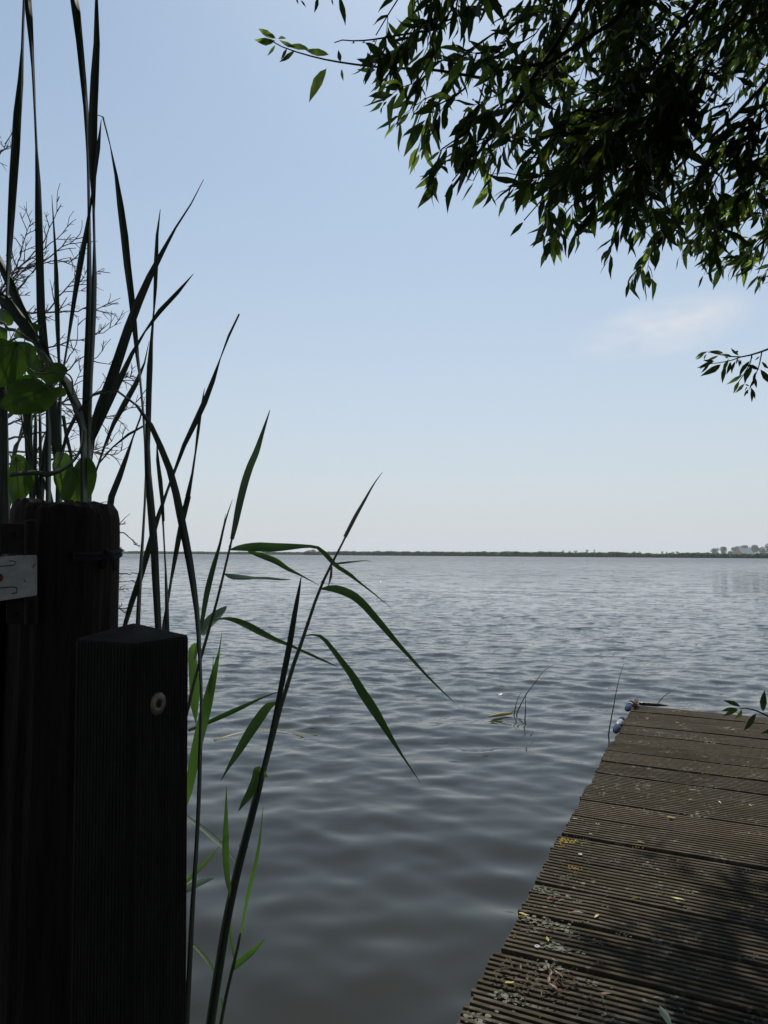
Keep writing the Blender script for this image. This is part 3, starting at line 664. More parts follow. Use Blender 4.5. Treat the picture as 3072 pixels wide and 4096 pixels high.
# unseen crown added overhead and behind the viewer to darken posts and dock
def off_frame(n, lo, hi):
    k = 0; mb = MB()
    while k < n:
        c = gw.uniform(lo, hi); u, v, Z = project(c)
        if Z > 0 and -350 < u < 3300 and -330 < v < 4200: continue
        d0 = unit(np.array([gw.normal(), gw.normal(), -.3])); q = np.array([c + d0 * s * .09 + [0, 0, -.03 * s * s] for s in range(6)])
        u, v, Z = project(np.r_[q, [q[0] - d0 * .3 + [0, 0, .15]]])
        if np.any((Z > -.05) & (u > -250) & (u < 3250) & (v > -250)): continue
        if c[0] < .2 and c[1] > 0 and c[2] < 2.7: continue
        if np.linalg.norm(c - CAM) < 1.75 or (c[1] > -.9 and c[2] < 2.65 + .25 * np.clip(1.2 - c[0], 0, 1)): continue
        mb.tube(np.r_[[q[0] - d0 * .3 + [0, 0, .15]], q], np.linspace(.006, .0012, 7), 4)
        grow_leaves(q, 13, .12, kinds=(6, 8)); grow_leaves(q + [.05, .03, -.05], 12, .115, kinds=(6, 8)); k += 1
    branches.append(mb)
off_frame(850, (-1.7, -2.0, 2.5), (2.6, 2.0, 4.0))
off_frame(550, (-2.6, -3.0, 0.7), (2.8, -1.2, 3.0))
off_frame(1900, (-0.1, 1.2, 2.6), (2.2, 4.8, 5.8))
# trunk and limbs
tb = MB(); tb.tube(spline([(2.3, -.9, -.3), (2.2, -.8, .8), (2.0, -.5, 1.8), (1.9, -.2, 2.8), (1.7, .1, 3.8)], 14), np.linspace(.17, .07, 14), 12); tb.build('trunk', MAT['bark'], willow, smooth=True)
def limb(pts, r0, r1):
    mb = MB(); p = spline(pts, 18); p = p + gw.normal(size=p.shape) * .012; mb.tube(p, np.linspace(r0, r1, 18), 7); mb.build('limb', MAT['bark'], willow, smooth=True)
S = np.array([1.9, -.2, 2.8])
limb([S, (1.8, .9, 3.0), P(2900, -150, 2.6), P(2818, 0, 2.55), P(2536, 374, 2.5), P(2324, 615, 2.4), P(2230, 740, 2.4)], .04, .004)
limb([S, (1.4, .9, 3.1), P(2500, -250, 2.3), P(2250, 120, 2.2), P(2112, 353, 2.2), P(1900, 600, 2.1), P(1760, 730, 2.1)], .035, .004)
limb([S, (1.2, .8, 3.0), P(2600, -100, 2.2), P(2250, 180, 2.15), P(1950, 290, 2.15)], .03, .004)
limb([S, (2.0, 1.2, 2.9), P(3250, 100, 2.9), P(3000, 420, 2.85), P(2700, 700, 2.8), P(2520, 880, 2.8)], .035, .004)
limb([S, (2.2, 1.3, 2.6), P(3500, 500, 3.0), P(3250, 800, 2.9), P(3000, 1000, 2.9)], .035, .004)
limb([(1.95, -.4, 2.2), (1.9, .8, 2.0), (1.75, 1.6, 1.75), P(3400, 1290, 2.4), P(3120, 1385, 2.36)], .025, .004)
limb([(2.0, -.5, 1.8), (1.8, .4, 1.4), P(3500, 3010, 1.6), P(3200, 2935, 1.55)], .015, .003)
limb([S, (.9, .3, 3.1), (0, .4, 3.2), (-1.2, .2, 3.0)], .045, .012)
limb([S, (1.2, -1.2, 3.0), (0, -1.7, 2.8), (-1.4, -1.8, 2.4)], .045, .012)
for mb in branches: mb.build('branch', MAT['bark'], willow)
# drop leaves that would hang outside the crown, then split: the 300 largest in view singly, the rest as one mass
P0 = np.array([l[0] for l in leaves]); Dv = unit(np.array([l[1] for l in leaves])); Ln = np.array([l[3] for l in leaves])
mid = P0 + Dv * Ln[:, None] * .5; tipp = P0 + Dv * Ln[:, None] * .8
um, vm, Zm = project(mid); ut, vt, Zt = project(tipp); inframe = (Zm > .1) & (um > -60) & (um < 3130) & (vm > -60) & (vm < 4150)
keepm = np.array([l[6] for l in leaves]); js = gw.uniform(0, 75, len(leaves)); ok = ~inframe | keepm | inside(um + js, vm - js)
ub, vb, Zb = project(P0); ue, ve, Ze = project(P0 + Dv * Ln[:, None])
near = np.zeros(len(P0), bool)
for a_u, a_v, a_z in ((um, vm, Zm), (ub, vb, Zb), (ue, ve, Ze)): near |= (a_z > .05) & (a_z < 1.6) & (a_u > -80) & (a_u < 3160) & (a_v > -80)
ok &= keepm | ~near
Nn = np.array([l[2] for l in leaves]); Xv = unit(np.cross(Dv, Nn)); Zv = np.cross(Xv, Dv)
view = unit(mid - CAM); area = (Ln / np.maximum(Zm, .3)) ** 2 * np.abs((Zv * view).sum(1)) * np.sqrt(np.maximum(0, 1 - (Dv * view).sum(1) ** 2))
lone = ~(inside(um - 45, vm + 45) & inside(um, vm + 70))
score = area * np.where(inframe & ok, 1, 0) * np.where(lone, 3.0, 1.0) * np.where(keepm, 4.0, 1.0)
order = np.argsort(-score)[:300]; single = set(int(i) for i in order if score[i] > 0)
LM = {}
for k, (V, F) in enumerate(LEAF):
    for y in (False, True):
        me = bpy.data.meshes.new('leaf'); me.from_pydata(V.tolist(), [], F); me.materials.append(MAT['willow_young' if y else 'willow'])
        me.polygons.foreach_set('use_smooth', [True] * len(F)); LM[k, y] = me
for i in sorted(single):
    p, d, nn, L, k, y, _ = leaves[i]; o = bpy.data.objects.new('leaf', LM[k, bool(y)]); COL.objects.link(o); o.parent = willow
    q = p - W_ROOT
    o.matrix_basis = Matrix([[*(L * np.array([Xv[i][r], Dv[i][r], Zv[i][r]])), q[r]] for r in range(3)] + [[0, 0, 0, 1]])
for y in (False, True):
    VV, FF, n0 = [], [], 0
    for i, l in enumerate(leaves):
        if i in single or not ok[i] or bool(l[5]) != y: continue
        V, F = LEAF[l[4]]
        VV.append(p0 := (l[0] - W_ROOT + l[3] * (V[:, :1] * Xv[i] + V[:, 1:2] * Dv[i] + V[:, 2:] * Zv[i]))); FF.append(np.array(F) + n0); n0 += len(V)
    o = bpy.data.objects.new('leaves', raw_mesh('leaves', np.concatenate(VV), np.concatenate(FF), MAT['willow_young' if y else 'willow'])); COL.objects.link(o); o.parent = willow
    tag(o, kind='stuff')

# ------------------------------------------------------------------ posts
def rough_cyl(mb, c, r, z0, z1, seed, n=40, m=26):
    g = np.random.default_rng(seed); a = np.arange(n) * 2 * np.pi / n
    prof = 1 + .018 * np.sin(3 * a + 1) + .012 * np.sin(7 * a) + g.normal(0, .006, n); crack = g.random(n) < .14; prof[crack] -= .035
    V = []; zs = np.r_[np.linspace(z0, z1 - .05, m), z1 - .02, z1 - .008, z1]
    for k, z in enumerate(zs):
        s = 1.0 if z < z1 - .03 else (.985 if z < z1 - .015 else (.95 if z < z1 - .004 else .88))
        wob = 1 + .01 * np.sin(z * 9 + a * 2)
        dz = (g.normal(0, .0022, n) + .005 * np.sin(2 * a + .6) - .006 * np.clip(np.cos(a), 0, 1) ** 2) * (1 if z > z1 - .03 else 0)
        V += [(c[0] + math.cos(t) * r * p * s * w, c[1] + math.sin(t) * r * p * s * w, z + d) for t, p, w, d in zip(a, prof, wob, dz)]
    K = len(zs); F = [(k*n+j, k*n+(j+1) % n, (k+1)*n+(j+1) % n, (k+1)*n+j) for k in range(K-1) for j in range(n)]
    ringr = []
    base = len(V)
    for s in (.6, .3):
        V += [(c[0] + math.cos(t) * r * s, c[1] + math.sin(t) * r * s, z1 - .002 + g.normal(0, .003)) for t in a]
    for q, (b0, b1) in enumerate((((K-1)*n, base), (base, base + n))):
        F += [(b0+j, b0+(j+1) % n, b1+(j+1) % n, b1+j) for j in range(n)]
    V.append((c[0], c[1], z1 - .004)); F += [(base + n + j, base + n + (j+1) % n, len(V)-1) for j in range(n)]
    mb.add(V, F)
RP = P(253, 2300, 0.98); RP_TOP = P(253, 2003, 0.93)[2]; RP_R = .0705
rpost = thing('gate_post', (RP[0], RP[1], -.3), 'thick dark round timber post with rough top carrying a galvanised strap hinge', 'post')
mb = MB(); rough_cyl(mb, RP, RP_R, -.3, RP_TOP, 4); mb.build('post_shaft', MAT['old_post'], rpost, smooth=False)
# rope round the post
cz = P(450, 2225, .98)[2]
rope = thing('rope', (RP[0], RP[1], cz), 'dark cord tied round the round post with a loose end', 'rope')
mb = MB(); a = np.linspace(-1.0, 1.1, 24)
for dz in (0, .006): mb.tube(np.stack([RP[0] + np.cos(a) * (RP_R + .003), RP[1] + np.sin(a) * (RP_R + .003), cz + dz + .003 * np.sin(a * 2)], 1), .0032, 6)
mb.build('loop', MAT['rope'], rope)
mb = MB(); e = np.array([RP[0] + RP_R * .93, RP[1] - RP_R * .38, cz])
mb.tube([e, e + [.006, -.004, .008], e + [.013, -.006, .001], e + [.016, -.006, -.010], e + [.018, -.006, -.019]], [.004, .004, .0038, .0035, .004], 6); mb.tube([e + [-.006, -.006, .006], e + [.003, -.004, -.004], e + [.002, -.002, -.016]], .0055, 6)
mb.build('loose_end', MAT['rope'], rope)
# square fluted post
SP = P(535, 2500, 0.80); HD = .0620; EAVE = P(752, 2549, .80)[2]; APEX = P(530, 2494, .80)[2]
spost = thing('fluted_post', (SP[0], SP[1], -.3), 'square dark fluted post with low pyramid top in front of the round post', 'post')
yaw = math.atan2(SP[0], SP[1])
def sq(scale, flutes=True):
    """outline of the fluted square, one corner towards the viewer"""
    cor = [np.array([math.sin(yaw + k * math.pi / 2 + math.pi), math.cos(yaw + k * math.pi / 2 + math.pi)]) for k in range(4)]; out = []
    cor = [c / np.linalg.norm(c) * HD for c in cor]
    for k in range(4):
        c0, c1 = cor[k], cor[(k + 1) % 4]; e = c1 - c0; nrm = (c0 + c1); nrm = nrm / np.linalg.norm(nrm)
        nf = 17
        for j in range(nf):
            for s, dep in ((.06, .0), (.5, .0), (.62, .0006), (.94, .0006)):
                t = .035 + .93 * (j + s) / nf; q = c0 + e * t - nrm * (dep if flutes else 0)
                corner = min(t, 1 - t); q = q - nrm * max(0, (.06 - corner)) * .045 * 0.5
                out.append(q * scale)
    return np.array(out)
mb = MB(); ring = sq(1); n = len(ring)
levels = [(-.3, 1), (EAVE - .004, 1), (EAVE, .985), (EAVE + (APEX - EAVE) * .55, .45), (EAVE + (APEX - EAVE) * .9, .14), (APEX, .02)]
V = []
for z, s in levels:
    rr = sq(s, z < EAVE - .001); V += [(SP[0] + x + (EAVE - z) * .016, SP[1] + y, z) for x, y in rr]
F = [(k*n+j, (k*n+(j+1) % n), (k+1)*n+(j+1) % n, (k+1)*n+j) for k in range(len(levels)-1) for j in range(n)] + [tuple((len(levels)-1)*n + j for j in range(n))]
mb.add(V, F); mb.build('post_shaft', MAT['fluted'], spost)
# bolt head on the right front face
cor_f = np.array([SP[0], SP[1]]) - np.array([math.sin(yaw), math.cos(yaw)]) * HD
cor_r = np.array([SP[0], SP[1]]) + np.array([math.cos(yaw), -math.sin(yaw)]) * HD
fn = unit(np.array([*( (cor_f + cor_r) / 2 - SP[:2]), 0]))
dray = unit(P(630, 2815, 1.0) - CAM); c0 = np.array([*cor_f, 0]); tt = ((c0 - CAM) @ fn) / (dray @ fn); bp = CAM + dray * tt
mb = MB(); mb.lathe([(.0126, -.002), (.0126, .0004), (.0118, .0010), (.0085, .0020), (.0048, .0024), (.0042, .0020), (.0042, .0003), (.0001, .0002)], bp, fn, 24); mb.build('bolt_head', MAT['brass'], spost, smooth=True)
mb = MB(); mb.lathe([(.0041, .0003), (.0041, .0006), (.0001, .0006)], bp, fn, 10); mb.build('socket', MAT['groove'], spost)
# knot in the cap
# hinge on the left of the round post
HZ = .885
def pz(x, y, Z=HZ): return P(x * .60277, 1900 + y * .60277, Z)
hinge = rpost
vz = unit(pz(150, 700) - pz(150, 500)); hx = unit(pz(200, 600) - pz(100, 600)); hy = np.cross(hx, -vz)
Rh = np.stack([hx, unit(np.cross(-vz, hx)), -vz], 1)
def plate(x0, x1, y0, y1, th, name, mat, Z=HZ):
    a, c = pz(x0, y0, Z), pz(x1, y1, Z); mb = MB(); d = c - a; w = abs(d @ hx); h = abs(d @ vz); q = (a + c) / 2
    # bevelled slab
    V = []
    for s, k in ((0, .001), (1, 0), (2, 0), (3, .001)):
        dep = (-th / 2, -th / 2 + .001, th / 2 - .001, th / 2)[s]
        for sx, sy in ((-1, -1), (1, -1), (1, 1), (-1, 1)): V.append(q + hx * sx * (w / 2 - k) + vz * sy * (h / 2 - k) + Rh[:, 1] * dep)
    F = [(s*4+j, s*4+(j+1) % 4, (s+1)*4+(j+1) % 4, (s+1)*4+j) for s in range(3) for j in range(4)] + [(3, 2, 1, 0), (12, 13, 14, 15)]
    mb.add(V, F); return mb
for (x0, x1, y0, y1) in ((4, 200, 318, 522), (48, 205, 812, 985)):
    mb = plate(x0, x1, y0, y1, .006, 'plate', MAT['plate']); mb.tube([pz(207, y0 - 2, HZ - .004), pz(207, y1, HZ - .004)], 42 * .60277 / FPX * HZ, 18); mb.build('hinge_plate', MAT['plate'], hinge)
mb = MB(); mb.lathe([(.0072, 0), (.0074, .0015), (.0060, .0034), (.0001, .0042)], pz(207, 318, HZ - .004), -vz, 18); mb.build('hinge_pin', MAT['plate'], hinge, smooth=True)
for (x, y) in ((75, 388), (90, 920)):
    mb = MB(); q = pz(x, y, HZ - .0032); dn = -Rh[:, 1] if (-Rh[:, 1]) @ _f < 0 else Rh[:, 1]
    mb.lathe([(.0042, -.001), (.0042, .0006), (.0036, .0014), (.0016, .0014), (.0014, .0004), (.0001, .0004)], q, dn, 14); mb.build('screw', MAT['plate'], hinge)
# strap: a flat bar running left towards the gate, with pressed slots
mb = MB(); V = []
prof = [(-190, 560, 855), (0, 543, 835), (120, 533, 818), (200, 531, 806), (238, 531, 800), (246, 540, 792)]
for x, yt, yb in prof:
    for dep in (-.0035, .0035):
        V += [pz(x, yt, HZ - .010 + dep), pz(x, yb, HZ - .010 + dep)]
F = []
for k in range(len(prof) - 1):
    a = k * 4; c = a + 4; F += [(a, c, c+1, a+1), (a+2, a+3, c+3, c+2), (a, a+2, c+2, c), (a+1, c+1, c+3, a+3)]
F += [(0, 1, 3, 2), (len(V)-4, len(V)-2, len(V)-1, len(V)-3)]
mb.add(V, F); strap = mb.build('hinge_strap', MAT['galv'], hinge)
mb = MB()
for pts in ([(-160, 620), (0, 606), (60, 601), (98, 594), (108, 582), (100, 572), (60, 570)], [(-160, 762), (0, 750), (60, 744), (96, 744), (114, 752), (118, 768), (104, 782), (78, 786)]):
    mb.tube(spline([pz(x, y, HZ - .0136) for x, y in pts], 22), .0006, 4)
mb.build('slot_edge', MAT['groove'], strap)
mb = MB(); q = pz(-10, 680, HZ - .0135); mb.lathe([(.0055, 0), (.005, .0014), (.0001, .002)], q, dn, 14); mb.build('rivet', MAT['rust'], strap)
mb = MB()
for (x, y, s) in ((165, 705, .0011), (160, 690, .0007), (172, 745, .0006), (225, 600, .0012), (220, 612, .0009), (232, 590, .0008)): mb.lathe([(s, 0), (s * .8, .0002), (.00005, .0003)], pz(x, y, HZ - .0136), dn, 7)
mb.build('rust_spot', MAT['rust'], strap)
# dark gate board behind the strap at the picture edge
gate = thing('gate_board', pz(-60, 1000, .93), 'dark upright board of the gate cut by the left edge below the hinge strap', 'gate board')
mb = MB(); a = pz(-120, 800, .93); c = pz(15, 800, .93); z0, z1 = -.25, a[2]
for q in (0,): mb.box(((a[0] + c[0]) / 2, (a[1] + c[1]) / 2, (z0 + z1) / 2), abs(c[0] - a[0]), .025, z1 - z0)
mb.build('board', MAT['old_post'], gate)

# ------------------------------------------------------------------ blades and reeds
def blade(name, pts, Z0, Z1, mat, parent, twist=True, thick=.0014, fold=.10, n=30, lean=0.35, wmul=1.0):
    """pts: rows (x, y, width) in photo pixels; Z0/Z1 depth at the two ends"""
    s = spline(np.array(pts, float), n); w = np.maximum(s[:, 2], .6)
    arc = np.r_[0, np.cumsum(np.linalg.norm(np.diff(s[:, :2], axis=0), axis=1))]; tt = arc / arc[-1]
    Z = Z0 + (Z1 - Z0) * tt
    C = np.array([P(u, v, z) for (u, v, _), z in zip(s, Z)])
    T = unit(np.gradient(C, axis=0)); V_ = unit(C - CAM); Sd = unit(np.cross(T, V_)); Nd = np.cross(Sd, T)
    wm = w / FPX * Z * wmul
    if twist:
        W = wm.max(); tip0, tip1 = pts[0][2] < 9, pts[-1][2] < 9
        tap = np.ones(n)
        if tip0: tap = np.minimum(tap, np.clip(tt / .30, 0.02, 1) ** .75)
        if tip1: tap = np.minimum(tap, np.clip((1 - tt) / .30, 0.02, 1) ** .75)
        real = np.maximum(wm, np.minimum(W * tap, wm * 5)); cs = np.clip(wm / real, .05, 1); sn = np.sqrt(1 - cs ** 2)
    else:
        real = wm / math.cos(lean); cs = np.full(n, math.cos(lean)); sn = np.full(n, math.sin(lean))
    S2 = Sd * cs[:, None] + Nd * sn[:, None]; N2 = -Sd * sn[:, None] + Nd * cs[:, None]
    h = real[:, None] / 2; th = np.minimum(thick, real * .3)[:, None]; fo = real[:, None] * fold
    if not twist:      # a thin reed leaf: one folded sheet
        ring = np.stack([C - S2 * h, C + N2 * fo, C + S2 * h], 1).reshape(-1, 3)
        mb = MB(); mb.add(ring, [(i*3+j, i*3+j+1, (i+1)*3+j+1, (i+1)*3+j) for i in range(n-1) for j in range(2)]); return mb.build(name, mat, parent, smooth=True)
    ring = np.stack([C - S2 * h, C + N2 * (fo - th), C + S2 * h, C + N2 * (fo + th)], 1).reshape(-1, 3)
    F = [(i*4+j, i*4+(j+1) % 4, (i+1)*4+(j+1) % 4, (i+1)*4+j) for i in range(n-1) for j in range(4)] + [(3, 2, 1, 0), tuple((n-1)*4 + j for j in range(4))]
    mb = MB(); mb.add(ring, F); return mb.build(name, mat, parent, smooth=True)
K1 = .60277
def z1(*r): return [(x * K1, y * K1, w * K1) for x, y, w in r]
def z2(*r): return [(x * K1, 1000 + y * K1, w * K1) for x, y, w in r]
def z3(*r): return [(x * K1, 1900 + y * K1, w * K1) for x, y, w in r]
def z4(*r): return [(x * .7233, 2900 + y * .7233, w * .7233) for x, y, w in r]
def z5(*r): return [(700 + x * .663, 2000 + y * .663, w * .663) for x, y, w in r]
def base(x, w, y=4300): return [(x + (0), 3200, w), (x, y, w)]
def cattail(label, root_u, Z, *blades):
    root = P(root_u, 4150, Z); root[2] = -.1
    t = thing('cattail_plant', root, label, 'cattail', 'cattail plants behind the posts')
    for pts in blades: blade('blade', pts, Z + random.uniform(-.02, .05), Z, MAT['cattail'], t, n=34, wmul=1.12)
    return t
cattail('tall cattail with two long blades running out of the top left corner', 60, 1.22,
    z1((166, -120, 16), (160, 60, 12), (152, 200, 10), (145, 450, 25), (120, 700, 42), (105, 950, 48), (85, 1250, 45), (68, 1550, 35), (52, 1825, 22)) + z2((48, 280, 14), (44, 420, 12), (40, 900, 14)) + base(60, 18),
    z1((178, -120, 34), (190, 60, 40), (205, 250, 28), (222, 500, 16), (237, 800, 8), (245, 1000, 12), (252, 1200, 30), (258, 1500, 42), (265, 1825, 44)) + z2((272, 300, 45), (275, 500, 48), (300, 680, 44), (335, 900, 44), (365, 1150, 50), (385, 1340, 46), (390, 1640, 30)) + base(150, 26))
cattail('cattail with a tight pair of tall blades above the round post and slanting side blades', 340, 1.25,
    z1((470, -150, 40), (495, 0, 50), (525, 250, 40), (550, 500, 36), (572, 750, 28), (583, 1000, 20), (590, 1250, 12), (592, 1500, 20), (592, 1825, 28)) + z2((595, 300, 35), (590, 600, 45), (580, 900, 52), (575, 1200, 55), (572, 1500, 52), (570, 1690, 50)) + base(340, 30),
    z1((640, -150, 8), (638, 0, 18), (645, 200, 30), (632, 450, 45), (620, 700, 48), (615, 950, 50), (617, 1150, 38), (620, 1350, 18), (627, 1550, 10), (627, 1825, 26)) + z2((625, 200, 30), (620, 500, 28), (608, 750, 22), (596, 1000, 26), (588, 1300, 28)) + base(345, 22),
    z1((1352, 1190, 3), (1310, 1290, 8), (1200, 1450, 8), (1120, 1600, 20)) + z2((1085, 0, 24), (1020, 120, 34), (930, 320, 46), (880, 440, 50), (800, 680, 56), (740, 860, 60), (680, 1020, 62), (620, 1180, 52), (590, 1320, 40)) + base(350, 22),
    z2((1284, 158, 3), (1240, 220, 14), (1150, 310, 24), (1040, 430, 26), (970, 530, 12), (915, 610, 6), (880, 680, 22), (800, 850, 36), (720, 1020, 38), (650, 1180, 30), (600, 1300, 22)) + base(355, 18),
    z1((672, 792, 3), (655, 950, 22), (640, 1100, 20), (610, 1300, 10), (580, 1500, 22)) + z2((540, 50, 34), (505, 250, 28), (470, 480, 20), (440, 680, 10), (425, 760, 8), (400, 1000, 14)) + base(260, 14))
cattail('cattail whose thin blade kinks sharply at the top beside the tall pair', 600, 1.42,
    z1((640, 760, 4), (652, 672, 6), (690, 800, 12), (730, 960, 6), (760, 1100, 14), (800, 1370, 38), (830, 1600, 44), (852, 1825, 40)) + z2((865, 250, 38), (890, 480, 32), (905, 650, 25), (930, 850, 12), (945, 1000, 10), (960, 1200, 14), (970, 1500, 12), (955, 1800, 12)) + z3((945, 450, 18), (930, 700, 22), (915, 990, 26)) + base(540, 18),
    z1((1064, 1388, 3), (1050, 1500, 8), (1037, 1620, 24), (1036, 1760, 26)) + z2((1036, 120, 26), (1028, 300, 18), (1018, 450, 8), (1010, 540, 10), (1000, 680, 30), (990, 850, 34), (985, 1100, 32), (980, 1350, 28), (990, 1550, 36)) + z3((988, 50, 40), (1005, 250, 44), (1025, 500, 45), (1035, 750, 42), (1050, 1020, 38)) + base(610, 24))
cattail('slim cattail with one straight narrow blade between two thicker ones', 660, 1.5,
    z2((1040, 1265, 3), (1045, 1380, 18), (1060, 1500, 26), (1075, 1650, 22), (1085, 1800, 14)) + z3((1075, 200, 16), (1090, 450, 8), (1098, 600, 10), (1105, 800, 20), (1110, 1030, 26)) + base(660, 18))
cattail('cattail with a single blade arching over and down to the right post edge', 770, 1.12,
    z2((400, 1370, 4), (440, 1230, 22), (490, 1120, 25), (540, 1040, 16), (600, 975, 8), (660, 935, 7), (740, 928, 8), (800, 945, 12), (870, 995, 14), (950, 1080, 18), (1000, 1160, 28), (1050, 1270, 34), (1100, 1390, 38), (1150, 1530, 42), (1180, 1680, 44)) + z3((1180, 180, 46), (1210, 330, 46), (1245, 500, 44), (1275, 680, 40), (1300, 850, 32), (1315, 1000, 28), (1325, 1200, 22), (1335, 1400, 18), (1336, 1600, 18)) + z4((1108, 100, 20), (1100, 400, 20), (1085, 700, 20), (1065, 1000, 23), (1050, 1300, 25), (1035, 1600, 26), (1020, 1900, 26)))
cattail('cattail with a long blade leaning far right to a blunt orange tip', 480, 1.55,
    z2((1586, 428, 10), (1540, 520, 14), (1490, 640, 12), (1465, 710, 6), (1440, 800, 20), (1390, 920, 30), (1330, 1080, 34), (1250, 1230, 28), (1190, 1380, 22), (1140, 1520, 14), (1090, 1650, 18), (1040, 1800, 28)) + z3((1000, 440, 34), (940, 650, 36), (890, 800, 34), (830, 990, 26)) + base(430, 18),
    z2((1357, 918, 3), (1340, 1000, 16), (1330, 1100, 14), (1315, 1200, 18), (1300, 1320, 12), (1285, 1440, 10), (1260, 1560, 24), (1235, 1700, 32)) + z3((1250, 140, 32), (1215, 280, 34), (1180, 450, 30), (1150, 620, 22), (1125, 760, 12), (1105, 900, 20), (1085, 1020, 22)) + base(600, 18))
cattail('cattail with thin crossing blades low behind the round post top', 380, 1.6,
    z2((990, 603, 2), (965, 730, 8), (920, 850, 24), (850, 980, 34), (780, 1100, 30), (720, 1230, 16), (650, 1430, 12), (600, 1560, 14)) + base(330, 14),
    z2((960, 985, 3), (935, 1100, 10), (880, 1250, 10), (830, 1400, 26), (780, 1540, 36), (725, 1700, 38)) + base(380, 18),
    z2((970, 1158, 10), (880, 1205, 16), (780, 1280, 10), (690, 1370, 9), (640, 1450, 10), (600, 1600, 10)) + base(350, 10))
cattail('cattail with a slender upright blade before the bare shrub', 240, 1.45,
    z1((344, 1292, 3), (352, 1420, 8), (360, 1560, 10), (370, 1700, 18)) + z2((372, 100, 22), (375, 250, 27), (382, 500, 26), (390, 720, 16), (400, 900, 12), (395, 1100, 22), (392, 1400, 24), (395, 1660, 24)) + base(240, 16),
    z2((340, 860, 26), (352, 1000, 50), (365, 1150, 60), (378, 1330, 56), (392, 1500, 30), (395, 1680, 26)) + base(245, 18),
    z2((420, 1100, 20), (445, 1260, 20), (475, 1390, 18)) + base(300, 12))
cattail('cluster of short cattail blades just left of the heart leaves', 150, 1.5,
    z2((188, 1060, 45), (190, 1300, 42), (200, 1480, 34), (215, 1680, 30)) + base(140, 18), z2((265, 1060, 16), (268, 1350, 18), (270, 1680, 20)) + base(165, 10),
    z2((238, 1090, 14), (232, 1300, 25), (228, 1500, 24), (222, 1680, 22)) + base(135, 12), z2((348, 1080, 20), (325, 1220, 38), (300, 1360, 40), (280, 1560, 34), (270, 1680, 30)) + base(160, 16),
    z2((275, 1480, 26), (305, 1560, 30), (345, 1670, 30)) + base(230, 14), z2((140, 1080, 14), (170, 1250, 16), (215, 1400, 30), (245, 1560, 34), (270, 1690, 30)) + base(165, 14))
cattail('broad dark cattail blade folded over at the left edge and wound by bindweed', 330, 1.14,
    z2((-90, 255, 72), (0, 310, 72), (60, 370, 68), (130, 460, 66), (200, 540, 62), (270, 640, 52), (320, 710, 40), (350, 760, 14), (385, 800, 30), (430, 860, 50), (480, 950, 56), (510, 1040, 50), (540, 1130, 46), (556, 1260, 36)) + base(335, 26))
cattail('cattail blade slanting in from the left edge above the folded one', 40, 1.3,
    z1((-90, 1560, 30), (0, 1740, 44)) + z2((40, 160, 50), (100, 310, 50), (160, 430, 46), (215, 540, 44), (270, 680, 40), (320, 850, 30)) + base(180, 18))
cattail('dark upright cattail blade hugging the left picture edge', 8, 1.06,
    z2((12, 820, 20), (20, 950, 42), (20, 1300, 46), (22, 1600, 46), (22, 1820, 44)) + z3((20, 330, 42), (16, 700, 30), (14, 1100, 26)) + [(8, 3300, 20), (6, 4300, 22)])
# bent dead leaf across the heart leaves
dead = thing('dead_leaf', P(150, 1900, 1.08), 'dark dead leaf bent across the two lower heart leaves', 'leaf')
blade('blade', z2((60, 1495, 26), (150, 1482, 30), (250, 1478, 34), (300, 1490, 36), (370, 1475, 30), (440, 1440, 22), (510, 1370, 18), (545, 1280, 16), (552, 1200, 18)), 1.08, 1.1, MAT['cattail'], dead)
low = thing('grass_tuft', P(20, 3200, 1.1), 'green grass blades in the gap left of the posts', 'grass tuft')
for pts in ([(4, 2700, 4), (24, 2860, 22), (40, 3010, 26), (60, 3200, 20)], [(50, 2560, 4), (28, 2600, 14), (22, 2680, 20), (44, 2800, 24), (60, 2920, 20)], [(-20, 2820, 20), (16, 2900, 26), (44, 3020, 24), (70, 3120, 18)], [(16, 2960, 8), (40, 3060, 16), (46, 3140, 12)], [(36, 3700, 20), (30, 3400, 18), (42, 3180, 6)], [(22, 2580, 10), (40, 2640, 24), (56, 2720, 16)]):
    blade('blade', pts, 1.12, 1.14, MAT['reed'], low, twist=False, n=16)
tipb = [o for o in bpy.data.objects if o.name.startswith('cattail_plant') and 'blunt orange tip' in o.get('label', '')][0]
blade('blade_tip', z2((1588, 424, 9), (1580, 440, 11), (1572, 458, 12)), 1.57, 1.57, MAT['red_leaf'], tipb, n=6)
# blade standing against the leaning reed
cattail('dark pointed blade standing beside the leaning reed stem', 860, 1.02,
    z5((763, 452, 2), (745, 560, 18), (720, 700, 28), (690, 880, 32), (660, 1030, 32), (630, 1180, 28), (600, 1330, 26), (560, 1510, 24), (515, 1690, 22)) + z4((1440, 330, 26), (1360, 640, 28), (1280, 980, 28), (1190, 1500, 28), (1150, 1750, 28)))

def reed_stem(name, pts, Z0, Z1, parent, nodes=()):
    s = spline(np.array(pts, float), 40); tt = np.linspace(0, 1, 40); Z = Z0 + (Z1 - Z0) * tt
    C = np.array([P(u, v, z) for (u, v, _), z in zip(s, Z)]); rad = s[:, 2] / 2 / FPX * Z
    mb = MB(); mb.tube(C, rad, 8)
    for k in nodes:
        i = int(k * 39); mb.tube([C[i] - unit(C[i+1] - C[i]) * .002, C[i], C[i] + unit(C[i+1] - C[i]) * .002], [rad[i] * 1.02, rad[i] * 1.3, rad[i] * 1.02], 8)
    return mb.build(name, MAT['stem'], parent, smooth=True)
def reed(label, root, group='reeds in front of the water'):
    return thing('reed', root, label, 'reed', group)
def rl(pts, Z0, Z1, parent, mat='reed', lean=.35, fold=.12, n=26): return blade('leaf', pts, Z0, Z1, MAT[mat], parent, twist=False, lean=lean, fold=fold, n=n, thick=.0006)
